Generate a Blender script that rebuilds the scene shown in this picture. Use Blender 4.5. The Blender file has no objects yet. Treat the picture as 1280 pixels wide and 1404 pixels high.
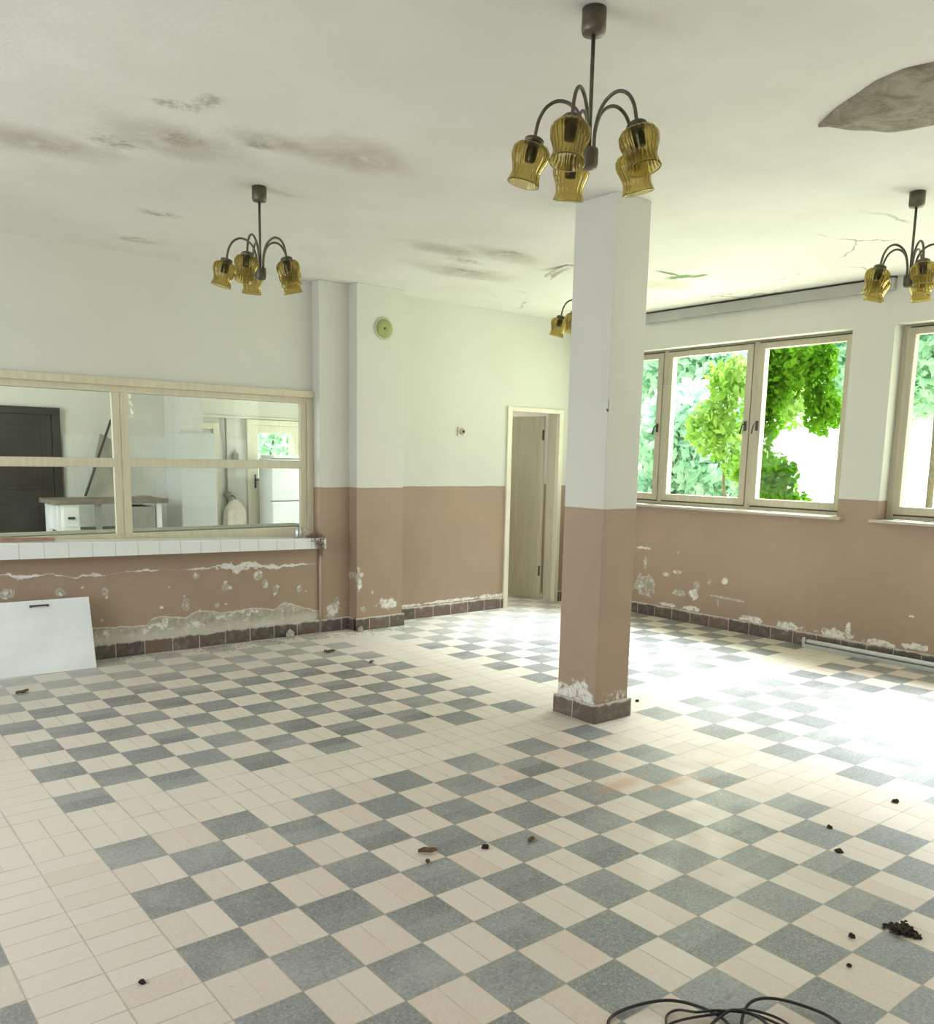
import bpy, bmesh, math, random
from mathutils import Vector, Matrix
import numpy as np

random.seed(7); rng = np.random.default_rng(7)
C = bpy.context.scene.collection
PI = math.pi

# ------------------------------------------------------------------ camera, sky, sun, daylight
scn = bpy.context.scene
cam_d = bpy.data.cameras.new('camera'); cam = bpy.data.objects.new('camera', cam_d); C.objects.link(cam)
yaw, pitch, roll = 0.6753, -0.1550, 0.0191
fw = Vector((math.sin(yaw)*math.cos(pitch), math.cos(yaw)*math.cos(pitch), math.sin(pitch)))
rt = Vector((math.cos(yaw), -math.sin(yaw), 0)); up = rt.cross(fw)
r2 = math.cos(roll)*rt + math.sin(roll)*up; u2 = -math.sin(roll)*rt + math.cos(roll)*up
m = Matrix((r2, u2, -fw)).transposed().to_4x4(); m.translation = Vector((-0.8104, -3.1072, 1.4207))
cam.matrix_world = m
cam_d.sensor_fit = 'HORIZONTAL'; cam_d.sensor_width = 36; cam_d.lens = 36*1183.0/1280
cam_d.shift_x = (640-633.2)/1280; cam_d.shift_y = (812.7-702)/1280
cam_d.clip_start = 0.05; cam_d.clip_end = 300
scn.camera = cam
scn.view_settings.view_transform = 'Standard'; scn.view_settings.look = 'None'
scn.view_settings.gamma = 1.0; scn.view_settings.use_curve_mapping = False
scn.view_settings.exposure = -0.05
cy = scn.cycles
cy.use_denoising = True; cy.max_bounces = 10; cy.diffuse_bounces = 6; cy.glossy_bounces = 4
cy.transmission_bounces = 8; cy.transparent_max_bounces = 16
cy.caustics_reflective = False; cy.caustics_refractive = False; cy.sample_clamp_indirect = 8.0

world = bpy.data.worlds.new('sky'); scn.world = world; world.use_nodes = True
bg = world.node_tree.nodes['Background']
bg.inputs['Color'].default_value = (0.93, 1.0, 0.97, 1); bg.inputs['Strength'].default_value = 2.6

sd = bpy.data.lights.new('sun', 'SUN'); sun = bpy.data.objects.new('sun', sd); C.objects.link(sun)
sd.energy = 27.0; sd.angle = math.radians(38); sd.color = (0.90, 0.96, 1.0)
sun.rotation_euler = Vector((-0.82, -0.06, -1.0)).to_track_quat('-Z', 'Y').to_euler()

def area(name, loc, direction, sx, sy, power, color):
    d = bpy.data.lights.new(name, 'AREA'); d.shape = 'RECTANGLE'; d.size = sx; d.size_y = sy
    d.energy = power; d.color = color
    o = bpy.data.objects.new(name, d); C.objects.link(o); o.location = loc
    o.rotation_euler = Vector(direction).to_track_quat('-Z', 'Z').to_euler()
    return o
# daylight lamps at the windows and west opening; the others are added fill
area('daylight_fill_east', (5.80, -4.95, 1.75), (-1, 0, 0), 1.6, 1.2, 30, (0.97, 1.0, 0.86))  # added fill at an unseen opening, lifts the ceiling near the camera
area('daylight_west', (-3.32, 0.4, 1.6), (1, -0.08, 0), 3.4, 1.9, 138, (0.90, 0.935, 1.0))
area('daylight_fill_east', (5.80, 1.35, 1.75), (-1, 0, 0), 2.3, 1.2, 62, (0.93, 1.0, 0.72))
area('daylight_fill_east', (5.80, -1.5, 1.75), (-1, 0, 0), 2.6, 1.2, 66, (0.98, 1.0, 0.94))
area('kitchen_fill', (-1.55, 5.3, 1.7), (1, -0.1, 0), 2.8, 1.6, 170, (0.95, 1.0, 0.93))  # added fill at an unseen opening, brightens the kitchen
area('kitchen_fill', (5.52, 6.2, 1.6), (-1, 0, 0), 1.2, 1.2, 24, (0.93, 1.0, 0.90))  # second added fill, unseen, brightens the door side of the kitchen
area('corridor_fill', (5.0, 5.28, 1.5), (0, -1, 0), 0.9, 1.8, 24, (0.98, 1.0, 0.90))  # added fill at the far end so the corridor reads bright

# ------------------------------------------------------------------ helpers
class MB:
    def __init__(s): s.v = []; s.f = []; s.sm = []
    def add(s, vs, fs, smooth=False):
        o = len(s.v); s.v += [tuple(v) for v in vs]; s.f += [tuple(i+o for i in f) for f in fs]; s.sm += [smooth]*len(fs); return s
    def box(s, x0, x1, y0, y1, z0, z1):
        return s.add([(x0,y0,z0),(x1,y0,z0),(x1,y1,z0),(x0,y1,z0),(x0,y0,z1),(x1,y0,z1),(x1,y1,z1),(x0,y1,z1)],
              [(3,2,1,0),(4,5,6,7),(0,1,5,4),(1,2,6,5),(2,3,7,6),(3,0,4,7)])
    def bbox(s, x0, x1, y0, y1, z0, z1, b=0.004):
        bm = bmesh.new(); bmesh.ops.create_cube(bm, size=1)
        for v in bm.verts: v.co = Vector(((x0+x1)/2+v.co.x*(x1-x0), (y0+y1)/2+v.co.y*(y1-y0), (z0+z1)/2+v.co.z*(z1-z0)))
        b = min(b, 0.45*min(abs(x1-x0), abs(y1-y0), abs(z1-z0)))
        bmesh.ops.bevel(bm, geom=bm.edges[:], offset=b, segments=2, affect='EDGES', profile=0.6)
        bm.verts.index_update(); s.add([v.co[:] for v in bm.verts], [[v.index for v in f.verts] for f in bm.faces]); bm.free(); return s
    def lathe(s, prof, n=24, center=(0,0,0), M=None, flute=None, caps=True):
        vs = []; fs = []
        for k, (r, z) in enumerate(prof):
            for i in range(n):
                a = 2*PI*i/n; rr = r*(1 + (flute(i, k) if flute else 0))
                p = Vector((rr*math.cos(a), rr*math.sin(a), z))
                if M is not None: p = M @ p
                vs.append((p.x+center[0], p.y+center[1], p.z+center[2]))
        for k in range(len(prof)-1):
            for i in range(n):
                j = (i+1) % n; fs.append((k*n+i, k*n+j, (k+1)*n+j, (k+1)*n+i))
        if caps:
            fs.append(tuple(range(n-1, -1, -1))); fs.append(tuple(range((len(prof)-1)*n, len(prof)*n)))
        return s.add(vs, fs, True)
    def tube(s, pts, r, n=8, caps=True):
        pts = [Vector(p) for p in pts]; vs = []; fs = []; prev = None
        for k, p in enumerate(pts):
            t = (pts[min(k+1, len(pts)-1)] - pts[max(k-1, 0)]).normalized()
            if prev is None: prev = t.orthogonal().normalized()
            a = (prev - t*prev.dot(t)).normalized(); b = t.cross(a); prev = a
            rr = r[k] if isinstance(r, (list, tuple)) else r
            for i in range(n):
                th = 2*PI*i/n; q = p + a*rr*math.cos(th) + b*rr*math.sin(th); vs.append(q[:])
        for k in range(len(pts)-1):
            for i in range(n):
                j = (i+1) % n; fs.append((k*n+i, k*n+j, (k+1)*n+j, (k+1)*n+i))
        if caps: fs.append(tuple(range(n-1, -1, -1))); fs.append(tuple(range((len(pts)-1)*n, len(pts)*n)))
        return s.add(vs, fs, True)
    def grid(s, fn, nu, nv, smooth=True):
        vs = [fn(i/nu, j/nv) for j in range(nv+1) for i in range(nu+1)]; w = nu+1
        return s.add(vs, [(j*w+i, j*w+i+1, (j+1)*w+i+1, (j+1)*w+i) for j in range(nv) for i in range(nu)], smooth)
    def build(s, name, mat, parent=None, origin=None):
        me = bpy.data.meshes.new(name)
        vs = s.v if origin is None else [(a-origin[0], b-origin[1], c-origin[2]) for a, b, c in s.v]
        me.from_pydata(vs, [], s.f); me.update()
        me.polygons.foreach_set('use_smooth', s.sm)
        bm = bmesh.new(); bm.from_mesh(me); bmesh.ops.recalc_face_normals(bm, faces=bm.faces); bm.to_mesh(me); bm.free()
        if isinstance(mat, (list, tuple)):
            for q in mat: me.materials.append(q)
        else: me.materials.append(mat)
        o = bpy.data.objects.new(name, me); C.objects.link(o)
        if origin is not None: o.location = origin
        if parent is not None: o.parent = parent
        return o

def tag(o, label, cat, group=None, kind=None):
    o['label'] = label; o['category'] = cat
    if group: o['group'] = group
    if kind: o['kind'] = kind
    return o
def thing(name, label, cat, loc=(0,0,0), rz=0, group=None):
    o = bpy.data.objects.new(name, None); C.objects.link(o); o.location = loc; o.rotation_euler = (0,0,rz)
    o.empty_display_size = 0.05
    return tag(o, label, cat, group)
def struct(o, label=None, cat=None):
    o['kind'] = 'structure'
    if label: o['label'] = label
    if cat: o['category'] = cat
    return o
def solid(o, t, offset=0):
    md = o.modifiers.new('thickness', 'SOLIDIFY'); md.thickness = t; md.offset = offset; return o
def copy_tree(o, parent=None):
    c = o.copy(); C.objects.link(c)
    if parent is not None: c.parent = parent
    for ch in list(o.children): copy_tree(ch, c)
    return c

# ---- node helper
class NT:
    def __init__(s, name):
        s.mat = bpy.data.materials.new(name); s.mat.use_nodes = True; s.t = s.mat.node_tree; s.t.nodes.clear()
        s.out = s.t.nodes.new('ShaderNodeOutputMaterial')
    def n(s, typ, **kw):
        nd = s.t.nodes.new(typ)
        for k, v in kw.items(): setattr(nd, k, v)
        return nd
    def put(s, sock, v):
        if hasattr(v, 'node'): s.t.links.new(v, sock)
        elif isinstance(v, (tuple, list)) and len(v) == 3 and sock.type == 'RGBA': sock.default_value = (*v, 1)
        else: sock.default_value = v
    def m(s, op, a, b=0.0, c=None, clamp=False):
        nd = s.n('ShaderNodeMath', operation=op, use_clamp=clamp)
        s.put(nd.inputs[0], a); s.put(nd.inputs[1], b)
        if c is not None: s.put(nd.inputs[2], c)
        return nd.outputs[0]
    def co(s): return s.n('ShaderNodeTexCoord').outputs['Object']
    def xyz(s, v=None):
        nd = s.n('ShaderNodeSeparateXYZ'); s.put(nd.inputs[0], v if v is not None else s.co()); return nd.outputs
    def vec(s, x, y, z):
        nd = s.n('ShaderNodeCombineXYZ')
        for i, q in enumerate((x, y, z)): s.put(nd.inputs[i], q)
        return nd.outputs[0]
    def noise(s, scale, detail=4, rough=0.55, v=None, dist=0.0, col=False):
        nd = s.n('ShaderNodeTexNoise'); s.put(nd.inputs['Vector'], v if v is not None else s.co())
        nd.inputs['Scale'].default_value = scale; nd.inputs['Detail'].default_value = detail
        nd.inputs['Roughness'].default_value = rough; nd.inputs['Distortion'].default_value = dist
        return nd.outputs['Color' if col else 'Fac']
    def white(s, v):
        nd = s.n('ShaderNodeTexWhiteNoise', noise_dimensions='3D'); s.put(nd.inputs['Vector'], v); return nd.outputs['Value']
    def ramp(s, f, a, b, va=0.0, vb=1.0):
        nd = s.n('ShaderNodeMapRange', interpolation_type='SMOOTHSTEP'); s.put(nd.inputs[0], f)
        for i, q in enumerate((a, b, va, vb)): nd.inputs[i+1].default_value = q
        return nd.outputs[0]
    def mix(s, f, a, b, bt='MIX'):
        nd = s.n('ShaderNodeMix', data_type='RGBA', blend_type=bt); s.put(nd.inputs[0], f)
        s.put(nd.inputs[6], a); s.put(nd.inputs[7], b); return nd.outputs[2]
    def curve(s, x, pts, x0, x1):
        nd = s.n('ShaderNodeFloatCurve'); cv = nd.mapping.curves[0]
        P = [((px-x0)/(x1-x0), py) for px, py in pts]
        cv.points[0].location = P[0]; cv.points[1].location = P[-1]
        for p in P[1:-1]: cv.points.new(*p)
        for p in cv.points: p.handle_type = 'VECTOR'
        nd.mapping.update()
        s.put(nd.inputs['Value'], s.m('DIVIDE', s.m('SUBTRACT', x, x0), x1-x0)); return nd.outputs[0]
    def ell(s, a, b, ca, cb, ra, rb, warp):
        da = s.m('DIVIDE', s.m('SUBTRACT', a, ca), ra); db = s.m('DIVIDE', s.m('SUBTRACT', b, cb), rb)
        d = s.m('SQRT', s.m('ADD', s.m('MULTIPLY', da, da), s.m('MULTIPLY', db, db)))
        return s.m('ADD', d, warp)
    def ells(s, a, b, lst, warp, e0=0.92, e1=1.06):
        cur = None
        for q in lst:
            d = s.ell(a, b, *q, warp); cur = d if cur is None else s.m('MINIMUM', cur, d)
        return s.ramp(cur, e0, e1, 1.0, 0.0), cur
    def bump(s, h, strength=0.3, dist=0.01):
        nd = s.n('ShaderNodeBump'); nd.inputs['Strength'].default_value = strength; nd.inputs['Distance'].default_value = dist
        s.put(nd.inputs['Height'], h); return nd.outputs[0]
    def pbr(s, col, rough=0.6, metal=0.0, spec=0.5, normal=None, trans=0.0, **kw):
        b = s.n('ShaderNodeBsdfPrincipled'); s.put(b.inputs['Base Color'], col); s.put(b.inputs['Roughness'], rough)
        s.put(b.inputs['Metallic'], metal); s.put(b.inputs['Specular IOR Level'], spec)
        if trans: b.inputs['Transmission Weight'].default_value = trans
        if normal is not None: s.t.links.new(normal, b.inputs['Normal'])
        s.t.links.new(b.outputs[0], s.out.inputs[0]); s.b = b
        return s.mat

def simple(name, col, rough=0.6, metal=0.0, var=0.12, scale=12, spec=0.5, bump=0.05):
    t = NT(name); n = t.noise(scale, 5)
    c = t.mix(t.ramp(n, 0.3, 0.75), tuple(x*(1-var) for x in col), tuple(min(1, x*(1+var*0.6)) for x in col))
    return t.pbr(c, rough, metal, spec, t.bump(n, bump, 0.004))

# ------------------------------------------------------------------ materials
WHITE = (0.65, 0.647, 0.60); BROWN = (0.375, 0.275, 0.203); PLASTER = (0.40, 0.375, 0.31); EFFL = (0.80, 0.79, 0.76)
DADO = 1.165
def wall_mat(name, axis, patches=(), efflor=(), low=None, streak=None, dado=True, dirt=0.05):
    """painted plaster: white above, brown dado below; peeled patches down to grey plaster, white salt bloom"""
    t = NT(name); X = t.xyz(); a = X[axis]; z = X[2]
    big = t.noise(1.3, 4); mid = t.noise(9, 6, 0.65); fine = t.noise(60, 5, 0.7)
    w = t.mix(t.ramp(big, 0.35, 0.7), tuple(q*0.965 for q in WHITE), WHITE)
    w = t.mix(t.m('MULTIPLY', t.ramp(mid, 0.58, 0.78), dirt*4), w, (0.58, 0.56, 0.47))
    col = w; h = t.m('MULTIPLY', fine, 0.12)
    if dado:
        br = t.mix(t.ramp(big, 0.3, 0.75), tuple(q*0.93 for q in BROWN), tuple(q*1.06 for q in BROWN))
        br = t.mix(t.m('MULTIPLY', t.ramp(mid, 0.55, 0.8), 0.25), br, (0.50, 0.38, 0.30))
        edge = t.m('ADD', DADO, t.m('MULTIPLY', t.m('SUBTRACT', t.noise(7, 2), 0.5), 0.012))
        isb = t.m('LESS_THAN', z, edge)
        col = t.mix(isb, w, br)
        rim = t.ramp(t.m('ABSOLUTE', t.m('SUBTRACT', z, edge)), 0.0, 0.008, 0.45, 0.0)
        col = t.mix(rim, col, (0.20, 0.13, 0.09))
    warp = t.m('ADD', t.m('MULTIPLY', t.m('SUBTRACT', t.noise(17, 6, 0.65), 0.5), 2.6), t.m('MULTIPLY', t.m('SUBTRACT', fine, 0.5), 0.6))
    pl = t.mix(t.ramp(t.noise(25, 6, 0.7), 0.3, 0.7), tuple(q*0.78 for q in PLASTER), tuple(q*1.25 for q in PLASTER))
    pl = t.mix(t.ramp(t.noise(13, 6, 0.75), 0.52, 0.62), pl, EFFL)
    if patches:
        mk, d = t.ells(a, z, patches, warp)
        lip = t.ramp(t.m('ABSOLUTE', t.m('SUBTRACT', d, 1.02)), 0.0, 0.10, 0.85, 0.0)
        col = t.mix(mk, col, pl); col = t.mix(lip, col, (0.72, 0.69, 0.62)); h = t.m('SUBTRACT', h, t.m('MULTIPLY', mk, 0.5))
    if efflor:
        mk, d = t.ells(a, z, efflor, warp, 0.80, 1.1)
        col = t.mix(t.m('MULTIPLY', mk, t.ramp(t.noise(30, 5, 0.7), 0.30, 0.55)), col, EFFL); h = t.m('ADD', h, t.m('MULTIPLY', mk, t.m('MULTIPLY', fine, 0.9)))
    if low:
        pts, x0, x1 = low
        hh = t.m('ADD', t.curve(a, pts, x0, x1), t.m('MULTIPLY', t.m('SUBTRACT', t.noise(14, 5, 0.6), 0.5), 0.035))
        dz = t.m('SUBTRACT', z, hh); mk = t.m('LESS_THAN', dz, 0.0)
        salt = t.m('MULTIPLY', t.ramp(t.m('ADD', z, t.m('MULTIPLY', t.m('SUBTRACT', t.noise(11, 6, .7), .5), .12)), 0.19, 0.13), 0.75)
        pl2 = t.mix(salt, pl, (0.60, 0.58, 0.52))
        col = t.mix(mk, col, pl2)
        col = t.mix(t.ramp(t.m('ABSOLUTE', dz), 0.0, 0.007, 0.9, 0.0), col, (0.74, 0.66, 0.56))
        h = t.m('SUBTRACT', h, t.m('MULTIPLY', mk, 0.7)); h = t.m('ADD', h, t.m('MULTIPLY', mk, t.noise(45, 6, 0.75)))
    if streak:
        pts, th, x0, x1 = streak
        zc = t.curve(a, pts, x0, x1); tt = t.curve(a, th, x0, x1)
        dz = t.m('ABSOLUTE', t.m('ADD', t.m('SUBTRACT', z, zc), t.m('MULTIPLY', t.m('SUBTRACT', t.noise(16, 5, 0.65), 0.5), 0.05)))
        mk = t.ramp(t.m('SUBTRACT', dz, t.m('MULTIPLY', tt, t.m('ADD', 0.45, t.ramp(t.noise(18, 4), 0.35, 0.65)))), -0.004, 0.003, 1.0, 0.0)
        col = t.mix(mk, col, t.mix(t.ramp(fine, 0.4, 0.6), (0.70, 0.68, 0.62), (0.82, 0.81, 0.78)))
        h = t.m('ADD', h, t.m('MULTIPLY', mk, 0.6))
    return t.pbr(col, 0.62, 0, 0.35, t.bump(h, 0.45, 0.012))

low_pts = [(-1.4,0.22),(0.2,0.22),(0.839,0.222),(0.972,0.214),(1.213,0.200),(1.241,0.250),(1.30,0.258),(1.475,0.229),(1.565,0.267),(1.705,0.258),(1.735,0.241),(1.881,0.241),(2.009,0.253),(2.085,0.242),(2.184,0.218),(2.263,0.264),(2.342,0.253),(2.434,0.215),(2.6,0.170)]
st_pts = [(-1.4,0.62),(0.292,0.625),(0.35,0.625),(0.415,0.600),(0.512,0.61),(0.604,0.614),(0.735,0.575),(0.791,0.591),(0.929,0.583),(1.004,0.593),(1.236,0.595),(1.525,0.588),(1.683,0.580),(1.745,0.600),(1.888,0.572),(2.015,0.585),(2.167,0.56),(2.301,0.562),(2.496,0.566),(2.6,.56)]
st_th = [(-1.4,0.0),(0.25,0.003),(0.38,0.010),(0.55,0.005),(0.75,0.004),(0.87,0.010),(0.95,0.0),(1.1,0.001),(1.22,0.009),(1.34,0.0),(1.50,0.0),(1.56,0.010),(1.70,0.004),(1.78,0.012),(1.87,0.034),(2.02,0.024),(2.10,0.006),(2.18,0.022),(2.28,0.008),(2.36,0.012),(2.48,0.003),(2.6,0.0)]
M_low = wall_mat('lower_wall_paint', 0, low=(low_pts, -1.4, 2.6), streak=(st_pts, st_th, -1.4, 2.6),
                 patches=[(0.33,0.50,0.045,0.03),(0.64,0.485,0.028,0.022),(0.93,0.470,0.02,0.026),(1.49,0.33,0.022,0.035),(1.57,0.53,0.02,0.02),(2.06,0.505,0.03,0.03),(2.12,0.43,0.022,0.028),(2.21,0.375,0.02,0.035),(1.80,0.43,0.03,0.02),(1.73,0.30,0.018,0.02),(2.41,0.38,0.016,0.03)])
M_up = wall_mat('upper_wall_paint', 0, dado=False)
M_pil = wall_mat('pilaster_paint', 0, patches=[(2.70,0.17,0.045,0.07),(2.745,0.23,0.02,0.04),(3.16,0.20,0.09,0.045),(2.89,0.43,0.022,0.07),(2.93,0.175,0.02,0.02),(3.02,0.31,0.01,0.02)], efflor=[(2.71,0.17,0.06,0.05),(3.16,0.20,0.10,0.04),(2.9,0.38,0.02,0.05)])
M_back = wall_mat('back_wall_paint', 0, efflor=[(3.5,0.12,0.20,0.012),(4.0,0.125,0.35,0.014),(4.5,0.125,0.25,0.02)], dirt=0.03)
M_right = wall_mat('window_wall_paint', 1, patches=[(2.08,0.275,0.11,0.085),(2.085,0.48,0.018,0.05),(1.84,0.405,0.035,0.018),(1.69,0.25,0.06,0.026),(1.50,0.345,0.03,0.035),(1.365,0.39,0.015,0.03),(1.27,0.22,0.008,0.03),(1.10,0.27,0.10,0.008),(1.25,0.275,0.12,0.008),(1.71,0.44,0.045,0.014)],
                   efflor=[(1.53,0.26,0.05,0.045),(1.22,0.42,0.035,0.03),(1.80,0.128,0.10,0.018),(1.54,0.128,0.12,0.022),(0.94,0.128,0.11,0.026),(0.60,0.128,0.12,0.034),(0.21,0.132,0.14,0.036),(0.10,0.185,0.025,0.04),(-0.16,0.118,0.12,0.026),(-0.40,0.14,0.10,0.026),(-0.355,0.355,0.02,0.008),(2.1,0.62,0.10,0.012)])
M_col = wall_mat('column_paint', 1, efflor=[(0.20,0.12,0.09,0.055),(0.12,0.15,0.07,0.075),(0.05,0.12,0.06,0.055),(0.26,0.12,0.05,0.06)], dirt=0.03)
M_plain = wall_mat('plain_wall_paint', 0)

def ceiling_mat():
    t = NT('ceiling_paint'); X = t.xyz(); big = t.noise(1.1, 5, 0.6); mid = t.noise(5, 6, 0.65); fine = t.noise(40, 5, 0.7)
    c = t.mix(t.ramp(big, 0.35, 0.7), (0.76, 0.748, 0.715), (0.82, 0.812, 0.785))
    warp = t.m('ADD', t.m('MULTIPLY', t.m('SUBTRACT', mid, 0.5), 1.6), t.m('MULTIPLY', t.m('SUBTRACT', fine, 0.5), 0.5))
    st, d = t.ells(X[0], X[1], [(1.35,0.45,0.30,0.18),(1.05,0.52,0.22,0.12),(0.22,1.2,0.35,0.16),(3.1,1.40,0.30,0.14),(3.25,2.0,0.42,0.16),(2.75,1.55,0.3,0.12),(4.6,1.3,0.25,0.2),(0.7,0.8,0.35,0.2)], t.m('MULTIPLY', warp, 1.5), 0.3, 1.45)
    c = t.mix(t.m('MULTIPLY', st, t.ramp(t.noise(10, 5, 0.7), 0.3, 0.65, 0.25, 0.75)), c, (0.42, 0.38, 0.31))
    dk, d = t.ells(X[0], X[1], [(3.10,1.32,0.09,0.05),(3.2,1.95,0.22,0.04),(0.63,0.285,0.06,0.10),(3.0,1.72,0.16,0.06),(0.98,0.60,0.07,0.05),(0.55,0.40,0.10,0.05),(0.48,1.0,0.12,0.09),(1.12,2.7,0.14,0.07),(1.05,2.0,0.14,0.06),(0.70,0.75,0.10,0.08)], t.m('MULTIPLY', warp, 1.5), 0.35, 1.3)
    c = t.mix(t.m('MULTIPLY', dk, t.ramp(t.noise(22, 5, 0.7), 0.35, 0.62, 0.0, 0.62)), c, (0.26, 0.23, 0.18))
    gr, d = t.ells(X[0], X[1], [(4.48,1.05,0.07,0.14),(4.33,1.02,0.16,0.03),(4.55,0.92,0.04,0.10)], warp, 0.55, 1.1)
    c = t.mix(t.m('MULTIPLY', gr, 0.9), c, (0.12, 0.22, 0.06))
    ws = t.n('ShaderNodeTexVoronoi', feature='DISTANCE_TO_EDGE'); t.put(ws.inputs['Vector'], t.vec(t.m('ADD', t.m('MULTIPLY', X[0], 1.0), t.m('MULTIPLY', mid, 0.35)), t.m('ADD', t.m('MULTIPLY', X[1], 0.8), t.m('MULTIPLY', big, 0.4)), 0.0)); ws.inputs['Scale'].default_value = 0.8
    ck = t.m('MULTIPLY', t.ramp(ws.outputs[0], 0.001, 0.007, 1.0, 0.0), t.m('MULTIPLY', t.ramp(X[0], 3.7, 4.3), t.ramp(t.noise(2.2, 3), 0.42, 0.55)))
    c = t.mix(t.m('MULTIPLY', ck, 0.7), c, (0.2, 0.18, 0.14))
    h = t.m('ADD', t.m('MULTIPLY', mid, 0.6), t.m('MULTIPLY', fine, 0.15))
    return t.pbr(c, 0.75, 0, 0.25, t.bump(h, 0.25, 0.02))
M_ceil = ceiling_mat()

def floor_mat():
    t = NT('terrazzo_tiles'); X = t.xyz()
    u = t.m('DIVIDE', X[0], 0.1972)
    yneg = t.m('LESS_THAN', X[1], 0.0)
    w = t.m('ADD', t.m('MULTIPLY', t.m('DIVIDE', X[1], 0.2), yneg), t.m('MULTIPLY', t.m('DIVIDE', X[1], 0.1962), t.m('SUBTRACT', 1.0, yneg)))
    fu = t.m('FLOOR', u); fwv = t.m('FLOOR', w); cu = t.m('SUBTRACT', u, fu); cw = t.m('SUBTRACT', w, fwv)
    par = t.m('ADD', fu, fwv)
    par = t.m('ADD', par, t.m('GREATER_THAN', u, 14.0)); par = t.m('ADD', par, t.m('LESS_THAN', u, -1.0)); par = t.m('ADD', par, t.m('GREATER_THAN', w, 1.0))
    odd = t.m('GREATER_THAN', t.m('ABSOLUTE', t.m('MODULO', t.m('ABSOLUTE', par), 2.0)), 0.5)
    bandx = t.m('ADD', t.m('MULTIPLY', t.m('GREATER_THAN', u, 13.0), t.m('LESS_THAN', u, 15.0)), t.m('MULTIPLY', t.m('GREATER_THAN', u, -2.0), t.m('LESS_THAN', u, 0.0)))
    bandy = t.m('MULTIPLY', t.m('GREATER_THAN', w, 0.0), t.m('LESS_THAN', w, 2.0))
    band = t.m('MAXIMUM', bandx, bandy)
    dark = t.m('MULTIPLY', odd, t.m('SUBTRACT', 1.0, band))
    # where the 10x20 tiles are split inside the square
    split_w = t.m('MAXIMUM', dark, t.m('MULTIPLY', bandx, t.m('SUBTRACT', 1.0, bandy)))   # joint at half w
    hw = t.m('FLOOR', t.m('MULTIPLY', cw, 2.0)); hu = t.m('FLOOR', t.m('MULTIPLY', cu, 2.0))
    idw = t.m('MULTIPLY', split_w, hw); idu = t.m('MULTIPLY', t.m('SUBTRACT', 1.0, split_w), hu)
    tid = t.vec(t.m('ADD', fu, t.m('MULTIPLY', idu, 0.5)), t.m('ADD', fwv, t.m('MULTIPLY', idw, 0.5)), 0.37)
    rnd = t.white(tid)
    ga = t.m('MINIMUM', t.m('MINIMUM', cu, t.m('SUBTRACT', 1.0, cu)), t.m('MINIMUM', cw, t.m('SUBTRACT', 1.0, cw)))
    gs = t.m('ADD', t.m('MULTIPLY', split_w, t.m('ABSOLUTE', t.m('SUBTRACT', cw, 0.5))), t.m('MULTIPLY', t.m('SUBTRACT', 1.0, split_w), t.m('ABSOLUTE', t.m('SUBTRACT', cu, 0.5))))
    big = t.noise(1.4, 4); mid = t.noise(8, 5, 0.6); fine = t.noise(70, 3, 0.6)
    jw = t.ramp(mid, 0.35, 0.65, 0.007, 0.019)
    grout = t.m('MAXIMUM', t.m('LESS_THAN', ga, jw), t.m('MULTIPLY', t.m('LESS_THAN', gs, t.m('MULTIPLY', jw, 0.8)), t.ramp(rnd, 0.25, 0.5, 0.35, 1.0)))
    light = t.mix(rnd, (0.64, 0.535, 0.475), (0.70, 0.62, 0.57))
    light = t.mix(t.m('MULTIPLY', t.m('MAXIMUM', bandy, t.m('GREATER_THAN', w, 2.0)), 0.75), light, (0.68, 0.64, 0.57))
    chips = t.n('ShaderNodeTexVoronoi'); t.put(chips.inputs['Vector'], t.co()); chips.inputs['Scale'].default_value = 240
    cs = t.n('ShaderNodeSeparateColor'); t.t.links.new(chips.outputs['Color'], cs.inputs[0])
    light = t.mix(t.m('MULTIPLY', t.ramp(cs.outputs[0], 0.6, 0.9), 0.28), light, (0.80, 0.74, 0.68))
    dk = t.mix(rnd, (0.175, 0.182, 0.190), (0.275, 0.283, 0.292))
    dk = t.mix(t.ramp(cs.outputs[1], 0.62, 0.9, 0.0, 0.42), dk, (0.48, 0.49, 0.50))
    dk = t.mix(t.ramp(fine, 0.5, 0.62, 0.0, 0.3), dk, (0.07, 0.075, 0.075))
    col = t.mix(dark, light, dk)
    col = t.mix(t.m('MULTIPLY', grout, 0.62), col, t.mix(dark, (0.30, 0.26, 0.21), (0.22, 0.215, 0.20)))
    # dust: swept up along the far walls, thin film elsewhere
    dl = t.ramp(t.m('ADD', X[1], t.m('MULTIPLY', t.m('SUBTRACT', t.noise(2.5, 5, .65), 0.5), 1.1)), 1.5, 2.85, 0.0, 0.62)
    film = t.m('MULTIPLY', t.ramp(t.noise(2.0, 6, 0.7), 0.42, 0.72), 0.26)
    lf = t.ramp(X[0], 1.0, -0.8, 0.0, 0.22)
    dust = t.m('ADD', t.m('MAXIMUM', dl, film), lf, clamp=True)
    col = t.mix(t.m('MULTIPLY', dust, t.ramp(mid, 0.2, 0.7, 0.55, 1.0)), col, (0.68, 0.655, 0.61))
    warp = t.m('MULTIPLY', t.m('SUBTRACT', mid, 0.5), 1.6)
    ru, d = t.ells(X[0], X[1], [(2.03,-0.70,0.22,0.06),(2.25,-0.82,0.20,0.05),(2.4,-0.9,0.06,0.05)], warp, 0.3, 1.1)
    col = t.mix(t.m('MULTIPLY', ru, 0.45), col, (0.50, 0.22, 0.10))
    spots = t.n('ShaderNodeTexVoronoi'); t.put(spots.inputs['Vector'], t.co()); spots.inputs['Scale'].default_value = 9
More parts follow.
